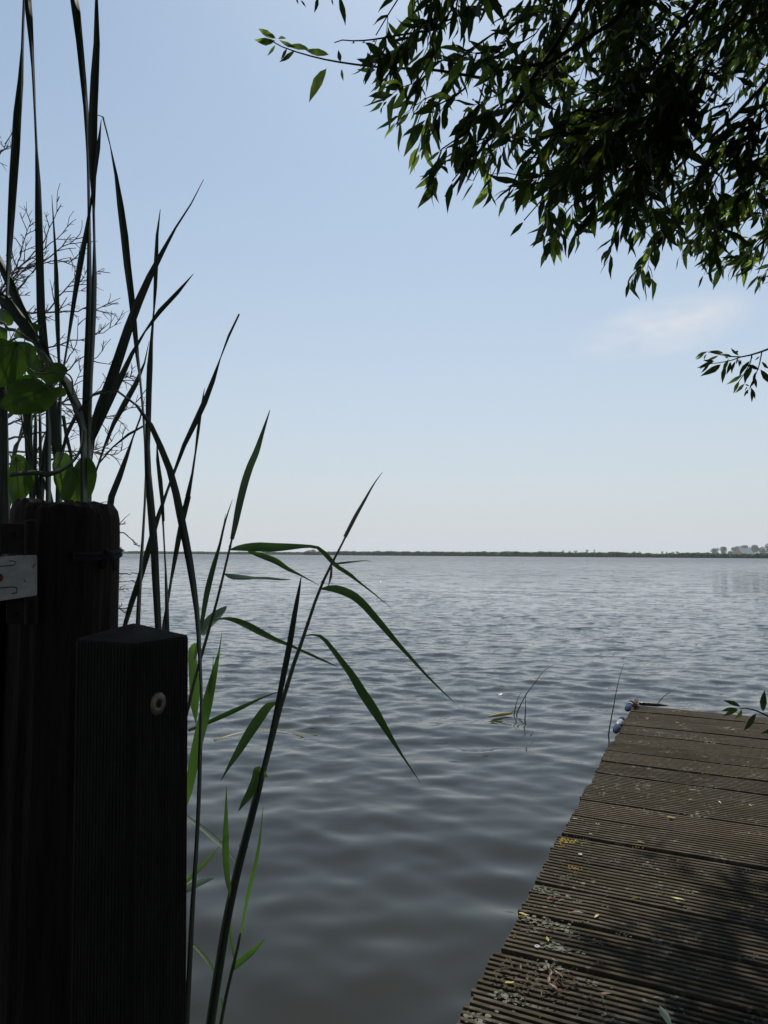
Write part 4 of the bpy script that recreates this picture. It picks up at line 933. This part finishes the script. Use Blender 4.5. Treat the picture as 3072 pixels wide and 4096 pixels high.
G5 = lambda *r: [(x / .54, y / .54, w / .54) for x, y, w in r]
r1 = reed('left reed with a long bright leaf held level across the horizon', P(600, 4200, 1.35))
reed_stem('stem', z5((352, 200, 12), (335, 270, 14), (295, 440, 15), (250, 620, 17), (205, 780, 19), (165, 920, 20), (125, 1060, 20), (90, 1200, 20), (70, 1300, 20)) + [(700, 3000, 14), (640, 3600, 15), (600, 4250, 16)], 1.32, 1.38, r1, (.05, .11, .17, .24))
rl(G5((583, 886, 1.5), (566, 938, 8), (554, 975, 13), (540, 1008, 15), (528, 1045, 16), (517, 1090, 15), (508, 1134, 12), (501, 1165, 8)), 1.34, 1.32, r1, 'cattail')
rl(z5((347, -5, 2), (300, 140, 12), (270, 270, 16), (230, 410, 30), (195, 550, 34), (165, 720, 24), (145, 820, 18), (120, 960, 16)), 1.30, 1.34, r1, 'cattail')
rl(z5((305, 85, 2), (290, 170, 5), (270, 270, 6), (240, 400, 6)), 1.30, 1.31, r1, 'cattail')
rl(z5((330, 300, 8), (365, 292, 26), (410, 286, 42), (500, 283, 56), (590, 286, 54), (700, 282, 38), (800, 279, 20), (860, 287, 20), (910, 330, 28), (970, 395, 26), (1050, 447, 24), (1110, 495, 14), (1200, 565, 8), (1305, 652, 2)), 1.32, 1.20, r1, lean=.5)
rl(z5((440, 310, 8), (480, 322, 24), (540, 342, 34), (610, 370, 36), (680, 415, 24), (760, 455, 11), (870, 515, 2)), 1.35, 1.30, r1)
rl(z5((298, 445, 8), (340, 460, 32), (420, 468, 28), (480, 470, 14), (560, 472, 16), (640, 480, 12), (700, 480, 2)), 1.33, 1.25, r1, 'reed_pale')
rl(z5((230, 728, 8), (290, 714, 14), (360, 724, 30), (440, 757, 40), (520, 800, 38), (600, 840, 28), (700, 880, 18), (800, 925, 16), (900, 970, 12), (985, 1008, 2)), 1.34, 1.22, r1, lean=.45)
rl(z5((165, 815, 26), (200, 745, 60), (250, 695, 56), (290, 660, 34), (312, 640, 4)), 1.37, 1.42, r1, 'reed_pale')
rl(z5((130, 870, 30), (105, 900, 42), (108, 1000, 52), (118, 1100, 62), (118, 1220, 52), (125, 1330, 12), (128, 1362, 2)), 1.38, 1.36, r1)
rl(z5((80, 1392, 16), (200, 1342, 24), (300, 1297, 30), (400, 1252, 26), (500, 1205, 14), (600, 1165, 6), (690, 1140, 2)), 1.40, 1.48, r1)
r2 = reed('leaning reed with two long arching leaves hanging over the water', P(780, 5300, 1.0))
reed_stem('stem', z5((1128, 20, 6), (1085, 105, 12), (1030, 220, 12), (980, 320, 12), (940, 395, 16), (890, 500, 17), (850, 600, 18), (800, 750, 20), (780, 820, 21), (735, 930, 24), (690, 1080, 25), (645, 1220, 27), (610, 1350, 29), (570, 1500, 32), (520, 1680, 36)) + z4((1450, 270, 38), (1380, 550, 42), (1320, 780, 45), (1260, 1050, 48), (1210, 1350, 50), (1165, 1650, 52), (1100, 2200, 54)) + [(770, 5300, 38)], 1.16, 1.0, r2, (.12, .17, .235, .33, .45, .7))
rl(G5((826, 1020, 1), (808, 1045, 3), (785, 1085, 6), (768, 1115, 8), (745, 1160, 8)), 1.18, 1.16, r2, 'cattail')
rl(z5((878, 537, 8), (940, 531, 40), (1010, 547, 50), (1080, 580, 50), (1140, 632, 46), (1200, 700, 42), (1270, 780, 36), (1340, 862, 28), (1420, 950, 20), (1520, 1060, 14), (1620, 1160, 8), (1690, 1225, 2)), 1.14, 0.98, r2, lean=.3)
rl(z5((780, 820, 6), (820, 813, 9), (850, 812, 13), (890, 830, 22), (950, 900, 28), (1010, 980, 36), (1070, 1060, 44), (1130, 1160, 54), (1190, 1250, 56), (1240, 1330, 46), (1300, 1430, 30), (1370, 1540, 14), (1430, 1630, 8), (1482, 1708, 2)), 1.12, 0.96, r2, lean=.3)
rl(z5((608, 1222, 14), (560, 1250, 48), (500, 1330, 60), (440, 1420, 56), (380, 1520, 42), (330, 1600, 22), (275, 1697, 2)), 1.10, 1.02, r2)
rl(z5((935, 388, 8), (1010, 380, 13), (1090, 371, 8), (1150, 366, 4), (1185, 372, 2)), 1.14, 1.10, r2, 'dry')
rl(z5((945, 400, 10), (940, 460, 16), (925, 522, 3)), 1.14, 1.13, r2, 'dry')
rl(z4((1478, 290, 12), (1448, 250, 22), (1422, 245, 34), (1415, 300, 48), (1380, 380, 44), (1340, 440, 22), (1318, 478, 2)), 1.04, 1.0, r2)
rl(z4((1252, 338, 2), (1250, 500, 20), (1248, 680, 38), (1258, 850, 28), (1275, 950, 16), (1262, 1060, 12)), 1.05, 1.03, r2)
r3 = reed('slim young reed beside the foot of the leaning reed', P(860, 5000, 1.12))
reed_stem('stem', z4((1330, 1150, 12), (1310, 1250, 16), (1280, 1370, 18), (1240, 1550, 19), (1215, 1700, 20)) + [(850, 4400, 15), (830, 5000, 16)], 1.12, 1.1, r3, (.12,))
rl(z4((1455, 452, 2), (1445, 560, 8), (1430, 680, 16), (1410, 780, 20), (1380, 900, 20), (1350, 1050, 14), (1320, 1200, 12)), 1.10, 1.12, r3)
rl(z4((1280, 1352, 20), (1310, 1325, 34), (1345, 1295, 36), (1400, 1250, 30), (1465, 1180, 2)), 1.12, 1.06, r3)
rl(z4((1268, 1080, 10), (1280, 1200, 12), (1296, 1290, 12)), 1.12, 1.12, r3)
rl(z4((1222, 1505, 2), (1230, 1560, 12), (1226, 1640, 10)), 1.12, 1.12, r3)
r4 = reed('reed half hidden by the square post, only its leaves showing', P(680, 4300, 1.5))
reed_stem('stem', [(700, 3050, 14), (690, 3600, 15), (680, 4350, 16)], 1.5, 1.5, r4, (.3,))
rl(z4((1020, 495, 8), (1060, 525, 16), (1110, 562, 24), (1180, 622, 27), (1240, 675, 20), (1315, 775, 2)), 1.5, 1.45, r4, 'reed_pale')
rl(z4((1020, 880, 14), (1060, 835, 24), (1110, 790, 22), (1160, 735, 16), (1215, 668, 2)), 1.5, 1.48, r4)
rl(z4((1010, 915, 30), (1050, 898, 42), (1090, 880, 34), (1140, 860, 24), (1188, 846, 2)), 1.5, 1.45, r4, 'reed_pale')
rl(z4((1040, 1190, 8), (1085, 1230, 16), (1130, 1280, 18), (1165, 1330, 18), (1192, 1385, 4)), 1.5, 1.45, r4)
r5 = reed('broad green reed blade rising right beside the square post', P(690, 4300, 1.2))
rl(z5((283, 798, 2), (265, 920, 12), (240, 1030, 34), (210, 1160, 56), (180, 1290, 66), (140, 1450, 62), (110, 1600, 60), (85, 1750, 44)) + [(725, 3260, 26), (660, 3700, 22), (640, 4300, 16)], 1.22, 1.2, r5, lean=.2)
rl(z5((232, 940, 2), (225, 1040, 6), (205, 1160, 8)), 1.22, 1.22, r5)
# floating dead reed leaf and the sprigs standing in the lake
fl = thing('floating_leaf', on_plane(1050, 2925, .004), 'thin yellowed reed leaf lying on the water behind the leaning reed', 'leaf')
def on_water(pts, name, mat, parent, zlift=.006):
    s = spline(np.array(pts, float), 16); C = np.array([on_plane(u, v, zlift) for u, v, _ in s]); Zd = (C - CAM) @ _f; w = s[:, 2] / FPX * Zd
    T = unit(np.gradient(C, axis=0)); Sd = unit(np.cross(T, up)); mb = MB(); h = w[:, None] / 2
    V = np.stack([C - Sd * h, C + up * .003, C + Sd * h, C - up * .002], 1).reshape(-1, 3)
    F = [(i*4+j, i*4+(j+1) % 4, (i+1)*4+(j+1) % 4, (i+1)*4+j) for i in range(15) for j in range(4)] + [(3, 2, 1, 0), (60, 61, 62, 63)]
    mb.add(V, F); return mb.build(name, mat, parent)
on_water(z5((235, 1450, 2), (330, 1420, 12), (430, 1395, 8), (560, 1380, 7), (680, 1390, 8), (780, 1412, 10), (860, 1422, 2)), 'leaf_strip', MAT['yellow_leaf'], fl)
ZW = lambda x, y: (1900 + x * .42194, 2620 + y * .42194)
def sprig(label, *strokes):
    bpt = on_plane(*ZW(*strokes[0][0]), 0.0); Zd = float((bpt - CAM) @ _f); t = thing('reed_sprig', bpt, label, 'reed sprig', 'thin sprigs standing in the lake')
    for s in strokes:
        q = spline([(*ZW(x, y), 0) for x, y in s], 14); C = np.array([P(u, v, Zd) for u, v, _ in q]); C = np.r_[[C[0] - [0, 0, .08]], C]
        mb = MB(); mb.tube(C, np.r_[.0045, np.linspace(.0045, .0012, 14)], 5); mb.build('stalk', MAT['stem'], t, smooth=True)
sprig('thin bowed sprig arching right out of the open water', [(395, 558), (430, 475), (500, 350), (570, 260), (640, 165), (720, 105), (785, 80)])
sprig('short faint sprig just left of the bowed one', [(372, 558), (390, 470), (420, 385), (450, 350)])
sprig('short straight green sprig just right of the bowed one', [(472, 625), (478, 540), (478, 440), (480, 360)])
sprig('long upright sprig beside the jetty edge left of the blue ended fenders', [(1272, 818), (1265, 770), (1285, 640), (1315, 480), (1355, 270), (1395, 130), (1412, 82)])
drift = thing('floating_stick', on_plane(*ZW(240, 565), .005), 'pale stick floating beside the sprigs in the lake', 'stick')
mb = MB(); mb.tube([on_plane(*ZW(130, 585), .008), on_plane(*ZW(240, 565), .012), on_plane(*ZW(350, 550), .012)], [.006, .012, .009], 6); mb.build('stick_shaft', MAT['yellow_leaf'], drift)
gs = thing('grass_stalk', on_plane(2635, 2812, DOCK_Z), 'thin grass stalk bending right behind the far end of the jetty', 'grass')
q = spline([(2632, 2815, 0), (2650, 2790, 0), (2670, 2775, 0), (2705, 2753, 0)], 10); mb = MB(); mb.tube([P(u, v, 3.75) for u, v, _ in q], np.linspace(.003, .001, 10), 5); mb.build('stalk', MAT['stem'], gs)

# ------------------------------------------------------------------ bindweed
def heart(name, outline, oy, Z, parent, mat='bindweed', tilt=(0, 0), k=.27125, pet=None):
    o = np.array(outline, float); n = len(o); s = spline(np.c_[np.r_[o, o[:1]], np.zeros(n + 1)], n * 3)[:-1, :2]
    c = o.mean(0); rings = []
    for f in (1.0, .72, .4):
        q = c + (s - c) * f; r = np.hypot(*(q - c).T) / 500
        z = Z + tilt[0] * (q[:, 0] - c[0]) / 1000 + tilt[1] * (q[:, 1] - c[1]) / 1000 + .010 * (np.hypot(*((s - c) * f).T) / np.hypot(*(s - c).T).max()) ** 2 + .0015 * np.sin(q[:, 0] / 60 + q[:, 1] / 90)
        rings.append(np.array([P(x * k, oy + y * k, zz) for (x, y), zz in zip(q, z)]))
    m = len(s); V = np.r_[rings[0], rings[1], rings[2], [P(c[0] * k, oy + c[1] * k, Z)]]
    F = [(r*m+j, r*m+(j+1) % m, (r+1)*m+(j+1) % m, (r+1)*m+j) for r in range(2) for j in range(m)] + [(2*m+j, 2*m+(j+1) % m, 3*m) for j in range(m)]
    mb = MB(); mb.add(V, F)
    if pet is not None:      # raised veins running out from the leaf stalk
        far_i = int(np.argmax(np.hypot(*(s - pet).T)))
        for off, rr_ in ((0, .0009), (-6, .0005), (6, .0005), (-12, .0005), (12, .0005), (-18, .0004), (18, .0004)):
            e = s[(far_i + off) % m]; pts2 = [np.array(pet) * (1 - t) + (e * .93 + c * .07) * t for t in np.linspace(0, 1, 7)]
            mb.tube([P(x * k, oy + y * k, Z - .002 + tilt[0] * (x - c[0]) / 1000 + tilt[1] * (y - c[1]) / 1000 + .010 * min(1, np.hypot(x - c[0], y - c[1]) / np.hypot(*(s - c).T).max()) ** 2) for x, y in pts2], np.linspace(rr_, rr_ * .3, 7), 4, mi=1)
    return mb.build(name, [MAT[mat], MAT['vein']], parent, smooth=True)
MAT['vein'] = plain('bindweed vein', (0.03, 0.05, 0.018), (0.045, 0.07, 0.025), 20, 0.6)
bw = thing('bindweed', P(200, 2000, 1.1), 'bindweed with heart shaped leaves twining over the round post at the left edge', 'climbing plant')
heart('leaf', [(730, 1300), (800, 1290), (900, 1280), (960, 1320), (980, 1390), (950, 1425), (880, 1430), (830, 1460), (760, 1560), (640, 1660), (500, 1675), (330, 1690), (200, 1690), (110, 1640), (20, 1600), (10, 1500), (60, 1430), (100, 1380), (90, 1290), (140, 1220), (250, 1150), (400, 1100), (550, 1150), (680, 1240)], 1200, 1.07, bw, tilt=(.02, .03), pet=(725, 1300))
heart('leaf', [(480, 860), (560, 800), (680, 860), (760, 920), (860, 920), (950, 960), (1000, 1040), (960, 1110), (920, 1190), (840, 1215), (720, 1260), (600, 1160), (450, 1130), (380, 1000)], 1200, 1.09, bw, tilt=(.03, -.02), pet=(600, 900))
heart('leaf', [(-150, 900), (-120, 700), (0, 560), (100, 590), (220, 610), (400, 620), (520, 700), (540, 800), (480, 930), (370, 1080), (250, 1180), (120, 1260), (0, 1290), (-100, 1200)], 1200, 1.04, bw, tilt=(.05, .02), pet=(250, 640))
heart('leaf', [(250, 420), (330, 360), (430, 330), (520, 345), (605, 380), (560, 470), (560, 560), (450, 600), (350, 570), (200, 540), (230, 470)], 1200, 1.16, bw)
heart('leaf', [(0, 130), (90, 150), (160, 220), (200, 300), (190, 350), (150, 380), (60, 370), (0, 330), (-60, 230)], 1200, 1.08, bw)
heart('leaf', [(0, 380), (90, 430), (110, 500), (100, 580), (0, 620), (-60, 500)], 1200, 1.08, bw)
heart('leaf', [(150, 650), (220, 615), (320, 630), (400, 700), (440, 780), (500, 870), (510, 1000), (470, 1130), (400, 1230), (330, 1320), (270, 1330), (240, 1250), (150, 1220), (110, 1150), (100, 1000), (110, 870), (150, 800), (165, 720)], 1650, 1.14, bw, pet=(230, 660))
heart('leaf', [(1090, 805), (1050, 700), (1000, 610), (900, 585), (820, 590), (815, 660), (770, 760), (785, 900), (790, 1000), (830, 1110), (880, 1220), (930, 1300), (1100, 1310), (1190, 1320), (1300, 1290), (1380, 1150), (1420, 1000), (1430, 880), (1390, 750), (1330, 680), (1230, 640), (1150, 710)], 1650, 1.15, bw, tilt=(-.02, .03), pet=(1085, 810))
heart('leaf', [(140, 1190), (230, 1230), (270, 1310), (230, 1345), (160, 1330)], 1650, 1.16, bw)
def vine(pts, oy, Z, r0, r1, twine=0.0):
    q = spline([(x * .27125, oy + y * .27125, 0) for x, y in pts], 40); a = np.linspace(0, 14, 40)
    C = np.array([P(u, v, Z) for u, v, _ in q]); mb = MB(); rad = np.linspace(r0, r1, 40)
    mb.tube(C, rad, 6)
    if twine:
        off = twine * (np.cos(a)[:, None] * np.array([.7, 0, .7]) + np.sin(a)[:, None] * np.array([0, 1, 0])); mb.tube(C + off, rad * .7, 6)
    return mb.build('stem', MAT['vine'], bw, smooth=True)
vine([(-80, 320), (0, 330), (60, 345), (120, 420), (220, 440), (320, 510), (390, 580), (470, 610), (540, 690), (580, 760), (680, 850), (690, 960), (640, 1040), (570, 1040)], 1200, 1.02, .0020, .0014, .0026)
vine([(690, 900), (770, 1020), (830, 1110)], 1200, 1.03, .0016, .0010)
vine([(420, 1000), (520, 1070), (640, 1085), (760, 1065), (930, 1075), (1010, 1100), (1060, 1170), (1070, 1260), (1075, 1400)], 1200, 1.05, .0010, .0014)
vine([(640, 1240), (730, 1310), (800, 1390), (870, 1480), (960, 1540), (1060, 1550), (1100, 1600), (1160, 1700)], 1200, 1.06, .0009, .0013)
vine([(1090, 805), (1070, 850), (1110, 1000), (1140, 1290)], 1650, 1.14, .0008, .0006)
vine([(820, 830), (900, 690), (960, 480), (1000, 300), (1120, 20)], 1650, 1.12, .0010, .0014)

# ------------------------------------------------------------------ bare shrub behind the cattails
gt = np.random.default_rng(31)
SB = far_pt(90, 1.0) * 3.3; SB[2] = -.2
shrub = thing('bare_shrub', SB, 'leafless grey brown shrub of fine twigs behind the cattail blades', 'shrub')
def twig_rec(mb, p, ang, length, r, depth, Z):
    n = max(3, int(length / 22)); pts = [p]; a = ang
    for i in range(n): a += gt.normal(0, .13); pts.append((pts[-1][0] + math.cos(a) * length / n, pts[-1][1] - math.sin(a) * length / n))
    zz = Z + np.cumsum(gt.normal(0, .012, n + 1)); mb.tube([P(x, y, z) for (x, y), z in zip(pts, zz)], np.linspace(r, max(.0007, r * .45), n + 1), 4, cap=False)
    if depth <= 0: return
    for _ in range(int(gt.integers(1, 4))):
        i = int(gt.integers(1, n)); twig_rec(mb, pts[i], a + gt.choice([-1, 1]) * gt.uniform(.4, .9), length * gt.uniform(.3, .6), r * .6, depth - 1, zz[i])
MAINS = [z1((-160, 2300, 0), (70, 1825, 0), (210, 1720, 0), (400, 1560, 0), (450, 1490, 0), (490, 1400, 0)), z1((-100, 2400, 0), (100, 1825, 0), (290, 1600, 0), (370, 1420, 0), (375, 1300, 0), (400, 1215, 0)), z1((-160, 2200, 0), (60, 1990, 0), (280, 1740, 0), (470, 1610, 0), (540, 1550, 0), (545, 1460, 0)),
    z1((-100, 2100, 0), (180, 1770, 0), (350, 1745, 0), (530, 1715, 0)), z1((-60, 2000, 0), (110, 1780, 0), (150, 1620, 0), (215, 1450, 0)), z1((-80, 1080, 0), (0, 1010, 0), (45, 955, 0)),
    z2((-100, 400, 0), (100, 150, 0), (300, 85, 0), (530, 45, 0)), z2((-60, 700, 0), (290, 430, 0), (420, 270, 0), (560, 200, 0), (690, 120, 0)), z2((-60, 420, 0), (160, 415, 0), (360, 410, 0), (640, 390, 0), (790, 352, 0)), z2((-50, 780, 0), (340, 640, 0), (500, 600, 0), (650, 560, 0), (805, 480, 0)),
    z2((100, 1300, 0), (420, 820, 0), (560, 700, 0), (620, 730, 0), (735, 590, 0)), z2((0, 1150, 0), (300, 900, 0), (420, 760, 0), (500, 640, 0), (520, 450, 0)), z2((0, 1100, 0), (430, 1000, 0), (620, 960, 0), (700, 850, 0)), z2((620, 960, 0), (700, 925, 0), (800, 860, 0), (888, 830, 0)), z2((0, 1170, 0), (300, 1085, 0), (520, 1060, 0)),
    z2((0, 1260, 0), (350, 1200, 0), (480, 1140, 0), (760, 1100, 0), (890, 1020, 0), (915, 960, 0)), z2((0, 1340, 0), (350, 1335, 0), (600, 1330, 0), (720, 1280, 0), (790, 1200, 0)), z2((300, 1400, 0), (620, 1340, 0), (740, 1360, 0), (850, 1308, 0)), z2((-50, 1440, 0), (300, 1370, 0), (420, 1300, 0)), z2((40, 1600, 0), (140, 1200, 0), (170, 900, 0), (160, 560, 0), (110, 200, 0)), z2((60, 1700, 0), (250, 1330, 0), (330, 1150, 0), (440, 980, 0), (560, 760, 0)),
    z3((560, 560, 0), (700, 450, 0), (755, 375, 0), (800, 320, 0), (865, 255, 0)), z3((560, 480, 0), (755, 378, 0), (820, 385, 0), (870, 430, 0), (925, 482, 0)), z3((500, 720, 0), (765, 657, 0), (830, 650, 0), (900, 655, 0), (1005, 650, 0)), z3((500, 800, 0), (765, 722, 0), (840, 708, 0), (900, 702, 0)), z3((500, 860, 0), (765, 752, 0), (800, 745, 0), (838, 728, 0)), z3((500, 980, 0), (765, 890, 0), (850, 880, 0), (955, 858, 0)), z2((300, 1900, 0), (560, 1760, 0), (660, 1690, 0), (750, 1665, 0))]
for mi_, mpts in enumerate(MAINS):
    Z = gt.uniform(3.0, 3.7); q = spline(np.array(mpts), 22); q[1:-1, :2] += gt.normal(0, 2.6, (20, 2)); zz = Z + np.cumsum(gt.normal(0, .01, 22)); mb = MB()
    C = np.array([P(x, y, z) for (x, y, _), z in zip(q, zz)]); start = SB + [gt.uniform(-.1, .1), 0, .1 + gt.uniform(0, .3)]
    r0 = .0062
    mb.tube(C, np.linspace(r0, .0012, 22), 5, cap=False)
    if mi_ != 13 and q[0, 0] < 120: mb.tube(spline([start, (start + C[0]) / 2 + [-.08, 0, 0], C[0]], 6), np.linspace(.012, r0, 6), 5, cap=False)
    for j in range(3, 21):
        if gt.random() < (.62 if mi_ < 21 else .28):
            a = math.atan2(-(q[j+1, 1] - q[j, 1]), q[j+1, 0] - q[j, 0]); twig_rec(mb, tuple(q[j, :2]), a + gt.choice([-1, 1]) * gt.uniform(.35, .9), gt.uniform(18, 95 if mi_ < 21 else 40), .0030, 1, zz[j])
    mb.build('branch', MAT['twig'], shrub)
mb = MB(); mb.tube([SB - [0, 0, .3], SB + [0, 0, .2], SB + [-.05, 0, .5]], [.035, .028, .02], 8); mb.build('stem', MAT['twig'], shrub)

# ------------------------------------------------------------------ fenders, corner bits and fallen leaves on the dock
def fender(label, u, v, length, off):
    # near end from the photo, lying along the jetty's left side
    c = on_plane(u, v, DOCK_Z - .03) + bd * .004; e = c + dk * length; r = .016
    t = thing('boat_fender', c, label, 'fender', 'boat fenders along the jetty side')
    b1 = MB(); b1.lathe([(r, .072), (r * 1.01, .11), (r * 1.01, length - .11), (r, length - .072)], c, dk, 20); b1.build('body', MAT['white_pvc'], t, smooth=True)
    for s in (0, 1):
        o = c if s == 0 else e; ax = dk if s == 0 else -dk; b2 = MB(); b2.lathe([(.003, -.010), (.005, -.004), (.009, .0), (.013, .012), (.0155, .03), (r * 1.015, .074)], o, ax, 20); b2.build('end_cap', MAT['blue_pvc'], t, smooth=True)
    b3 = MB(); q = c - dk * .01 + up * .0; b3.tube([c - dk * .02, c - dk * .02 + bd * .05 + up * .02, c + bd * .09 + up * .012], .005, 6); b3.build('rope', MAT['rope'], t)
fender('blue ended white fender hanging farther out at the jetty corner', 2505, 2838, .20, 0)
fender('blue ended white fender nearer along the jetty side', 2458, 2924, .26, 0)
E = lambda x, y: (2400 + x * .217, 2760 + y * .217)
cb = thing('corner_bracket', on_plane(*E(660, 300), DOCK_Z), 'small rusty pale bracket at the far left corner of the jetty', 'bracket')
mb = MB(); q = on_plane(*E(655, 330), DOCK_Z + .001); mb.box(q + up * .015, .010, .04, .03, np.stack([bd, nrm_b, up], 1)); mb.box(q + up * .028 + nrm_b * .03, .018, .07, .005, np.stack([bd, nrm_b, up], 1)); mb.build('angle_plate', MAT['moss'], cb)
mb = MB(); mb.lathe([(.014, 0), (.013, .008), (.005, .010), (.005, .016), (.0005, .017)], q + up * .016 - nrm_b * .020, -nrm_b, 8); mb.build('bolt', MAT['rust'], cb)
st = thing('rubber_strip', on_plane(*E(950, 262), DOCK_Z), 'black rubber edging strip lying on the far edge of the jetty', 'rubber strip')
mb = MB(); pts = [on_plane(*E(x, y), DOCK_Z + .012) for x, y in ((720, 250), (850, 258), (1000, 268), (1150, 280), (1250, 290))]; mb.tube(spline(pts, 20), np.r_[np.linspace(.006, .009, 3), np.full(10, .009), np.linspace(.008, .002, 7)], 8); mb.build('strip_body', MAT['black'], st, smooth=True)
FL = [(1155, 753, 'y', .032, 'curled bright yellow leaf on the sunlit boards near the middle', .3), (998, 882, 'y', .026, 'yellow sliver leaf above the shadow edge beside a mustard lichen', .1), (1188, 1187, 'y', .040, 'pale yellow leaf lying inside the dappled shade', -.1), (765, 1265, 'y', .026, 'folded yellow green leaf standing over a wide gap in the boards', 1.2), (655, 1265, 'r', .045, 'pinkish dead leaf lying along a wide gap', -.1),
      (530, 1180, 'r', .032, 'pale leaf stalk with red end near the left edge of the boards', .9), (310, 1620, 'y', .026, 'buff oval leaf in the near left shade', .8), (508, 1390, 'y', .026, 'buff leaf standing on edge beside the grey lichen clump', -1.3), (565, 1580, 'r', .036, 'orange red leaf in the litter heap', -.7), (545, 1640, 'r', .032, 'reddish leaf at the lower side of the litter heap', -.4),
      (1255, 661, 'y', .018, 'small round yellow leaf over a dark board gap', 0), (1405, 672, 'w', .020, 'tiny whitish leaf right of the round yellow one', -.7), (1568, 688, 'y', .020, 'small pale leaf near the right picture edge', -.8), (850, 698, 'y', .016, 'small dull yellow leaf left of the mustard lichen streak', 0), (652, 760, 'y', .022, 'short yellow sliver near the left edge of the boards', .05), (1188, 253, 'y', .030, 'yellow leaf on the far boards', .1), (1475, 295, 'y', .028, 'yellow leaf on the far boards toward the right', -.2), (1572, 385, 'r', .022, 'tiny orange leaf under the hanging willow tip', .9), (385, 1262, 'y', .030, 'yellow green leaf near the shaded left edge', .2), (750, 1083, 'r', .018, 'tiny orange scrap on the shaded near boards', .4), (880, 545, 'r', .014, 'tiny brown scrap on the far left boards', .2), (1130, 1795, 'g', .06, 'grey green leaf at the bottom edge of the picture', -1.0), (580, 1190, 'r', .02, 'small red brown scrap close to the pale stalk', .5)]
MAT['white_leaf'] = leaf_material('bleached leaf', (.5, .5, .46), (.6, .6, .56), (.4, .4, .36), .2, 60, .5)
for k, (x, y, c, L, lab, rot) in enumerate(FL):
    p = dockpt(*Z6(x, y)) + up * .004; V, F = LEAF[k % 6]; a = rot
    d = unit(bd * math.cos(a) + nrm_b * math.sin(a) + up * (.35 if abs(rot) > 1 else .06)); X_ = unit(np.cross(d, up)); Z_ = np.cross(X_, d)
    wd = 1.25 if c != 'r' else .9
    mb = MB(); mb.add(p + .8 * L * (V[:, :1] * wd * X_ + (V[:, 1:2] - .5) * d + (V[:, 2:] * 1.1 + .12) * Z_), F)
    o = mb.build('fallen_leaf', MAT[{'y': 'yellow_leaf', 'r': 'red_leaf', 'w': 'white_leaf', 'g': 'reed_pale'}[c]], None, smooth=True, origin=p); tag(o, lab, 'leaf', 'fallen leaves on the jetty boards')

for o in bpy.data.objects:
    if '_o' in o: del o['_o']
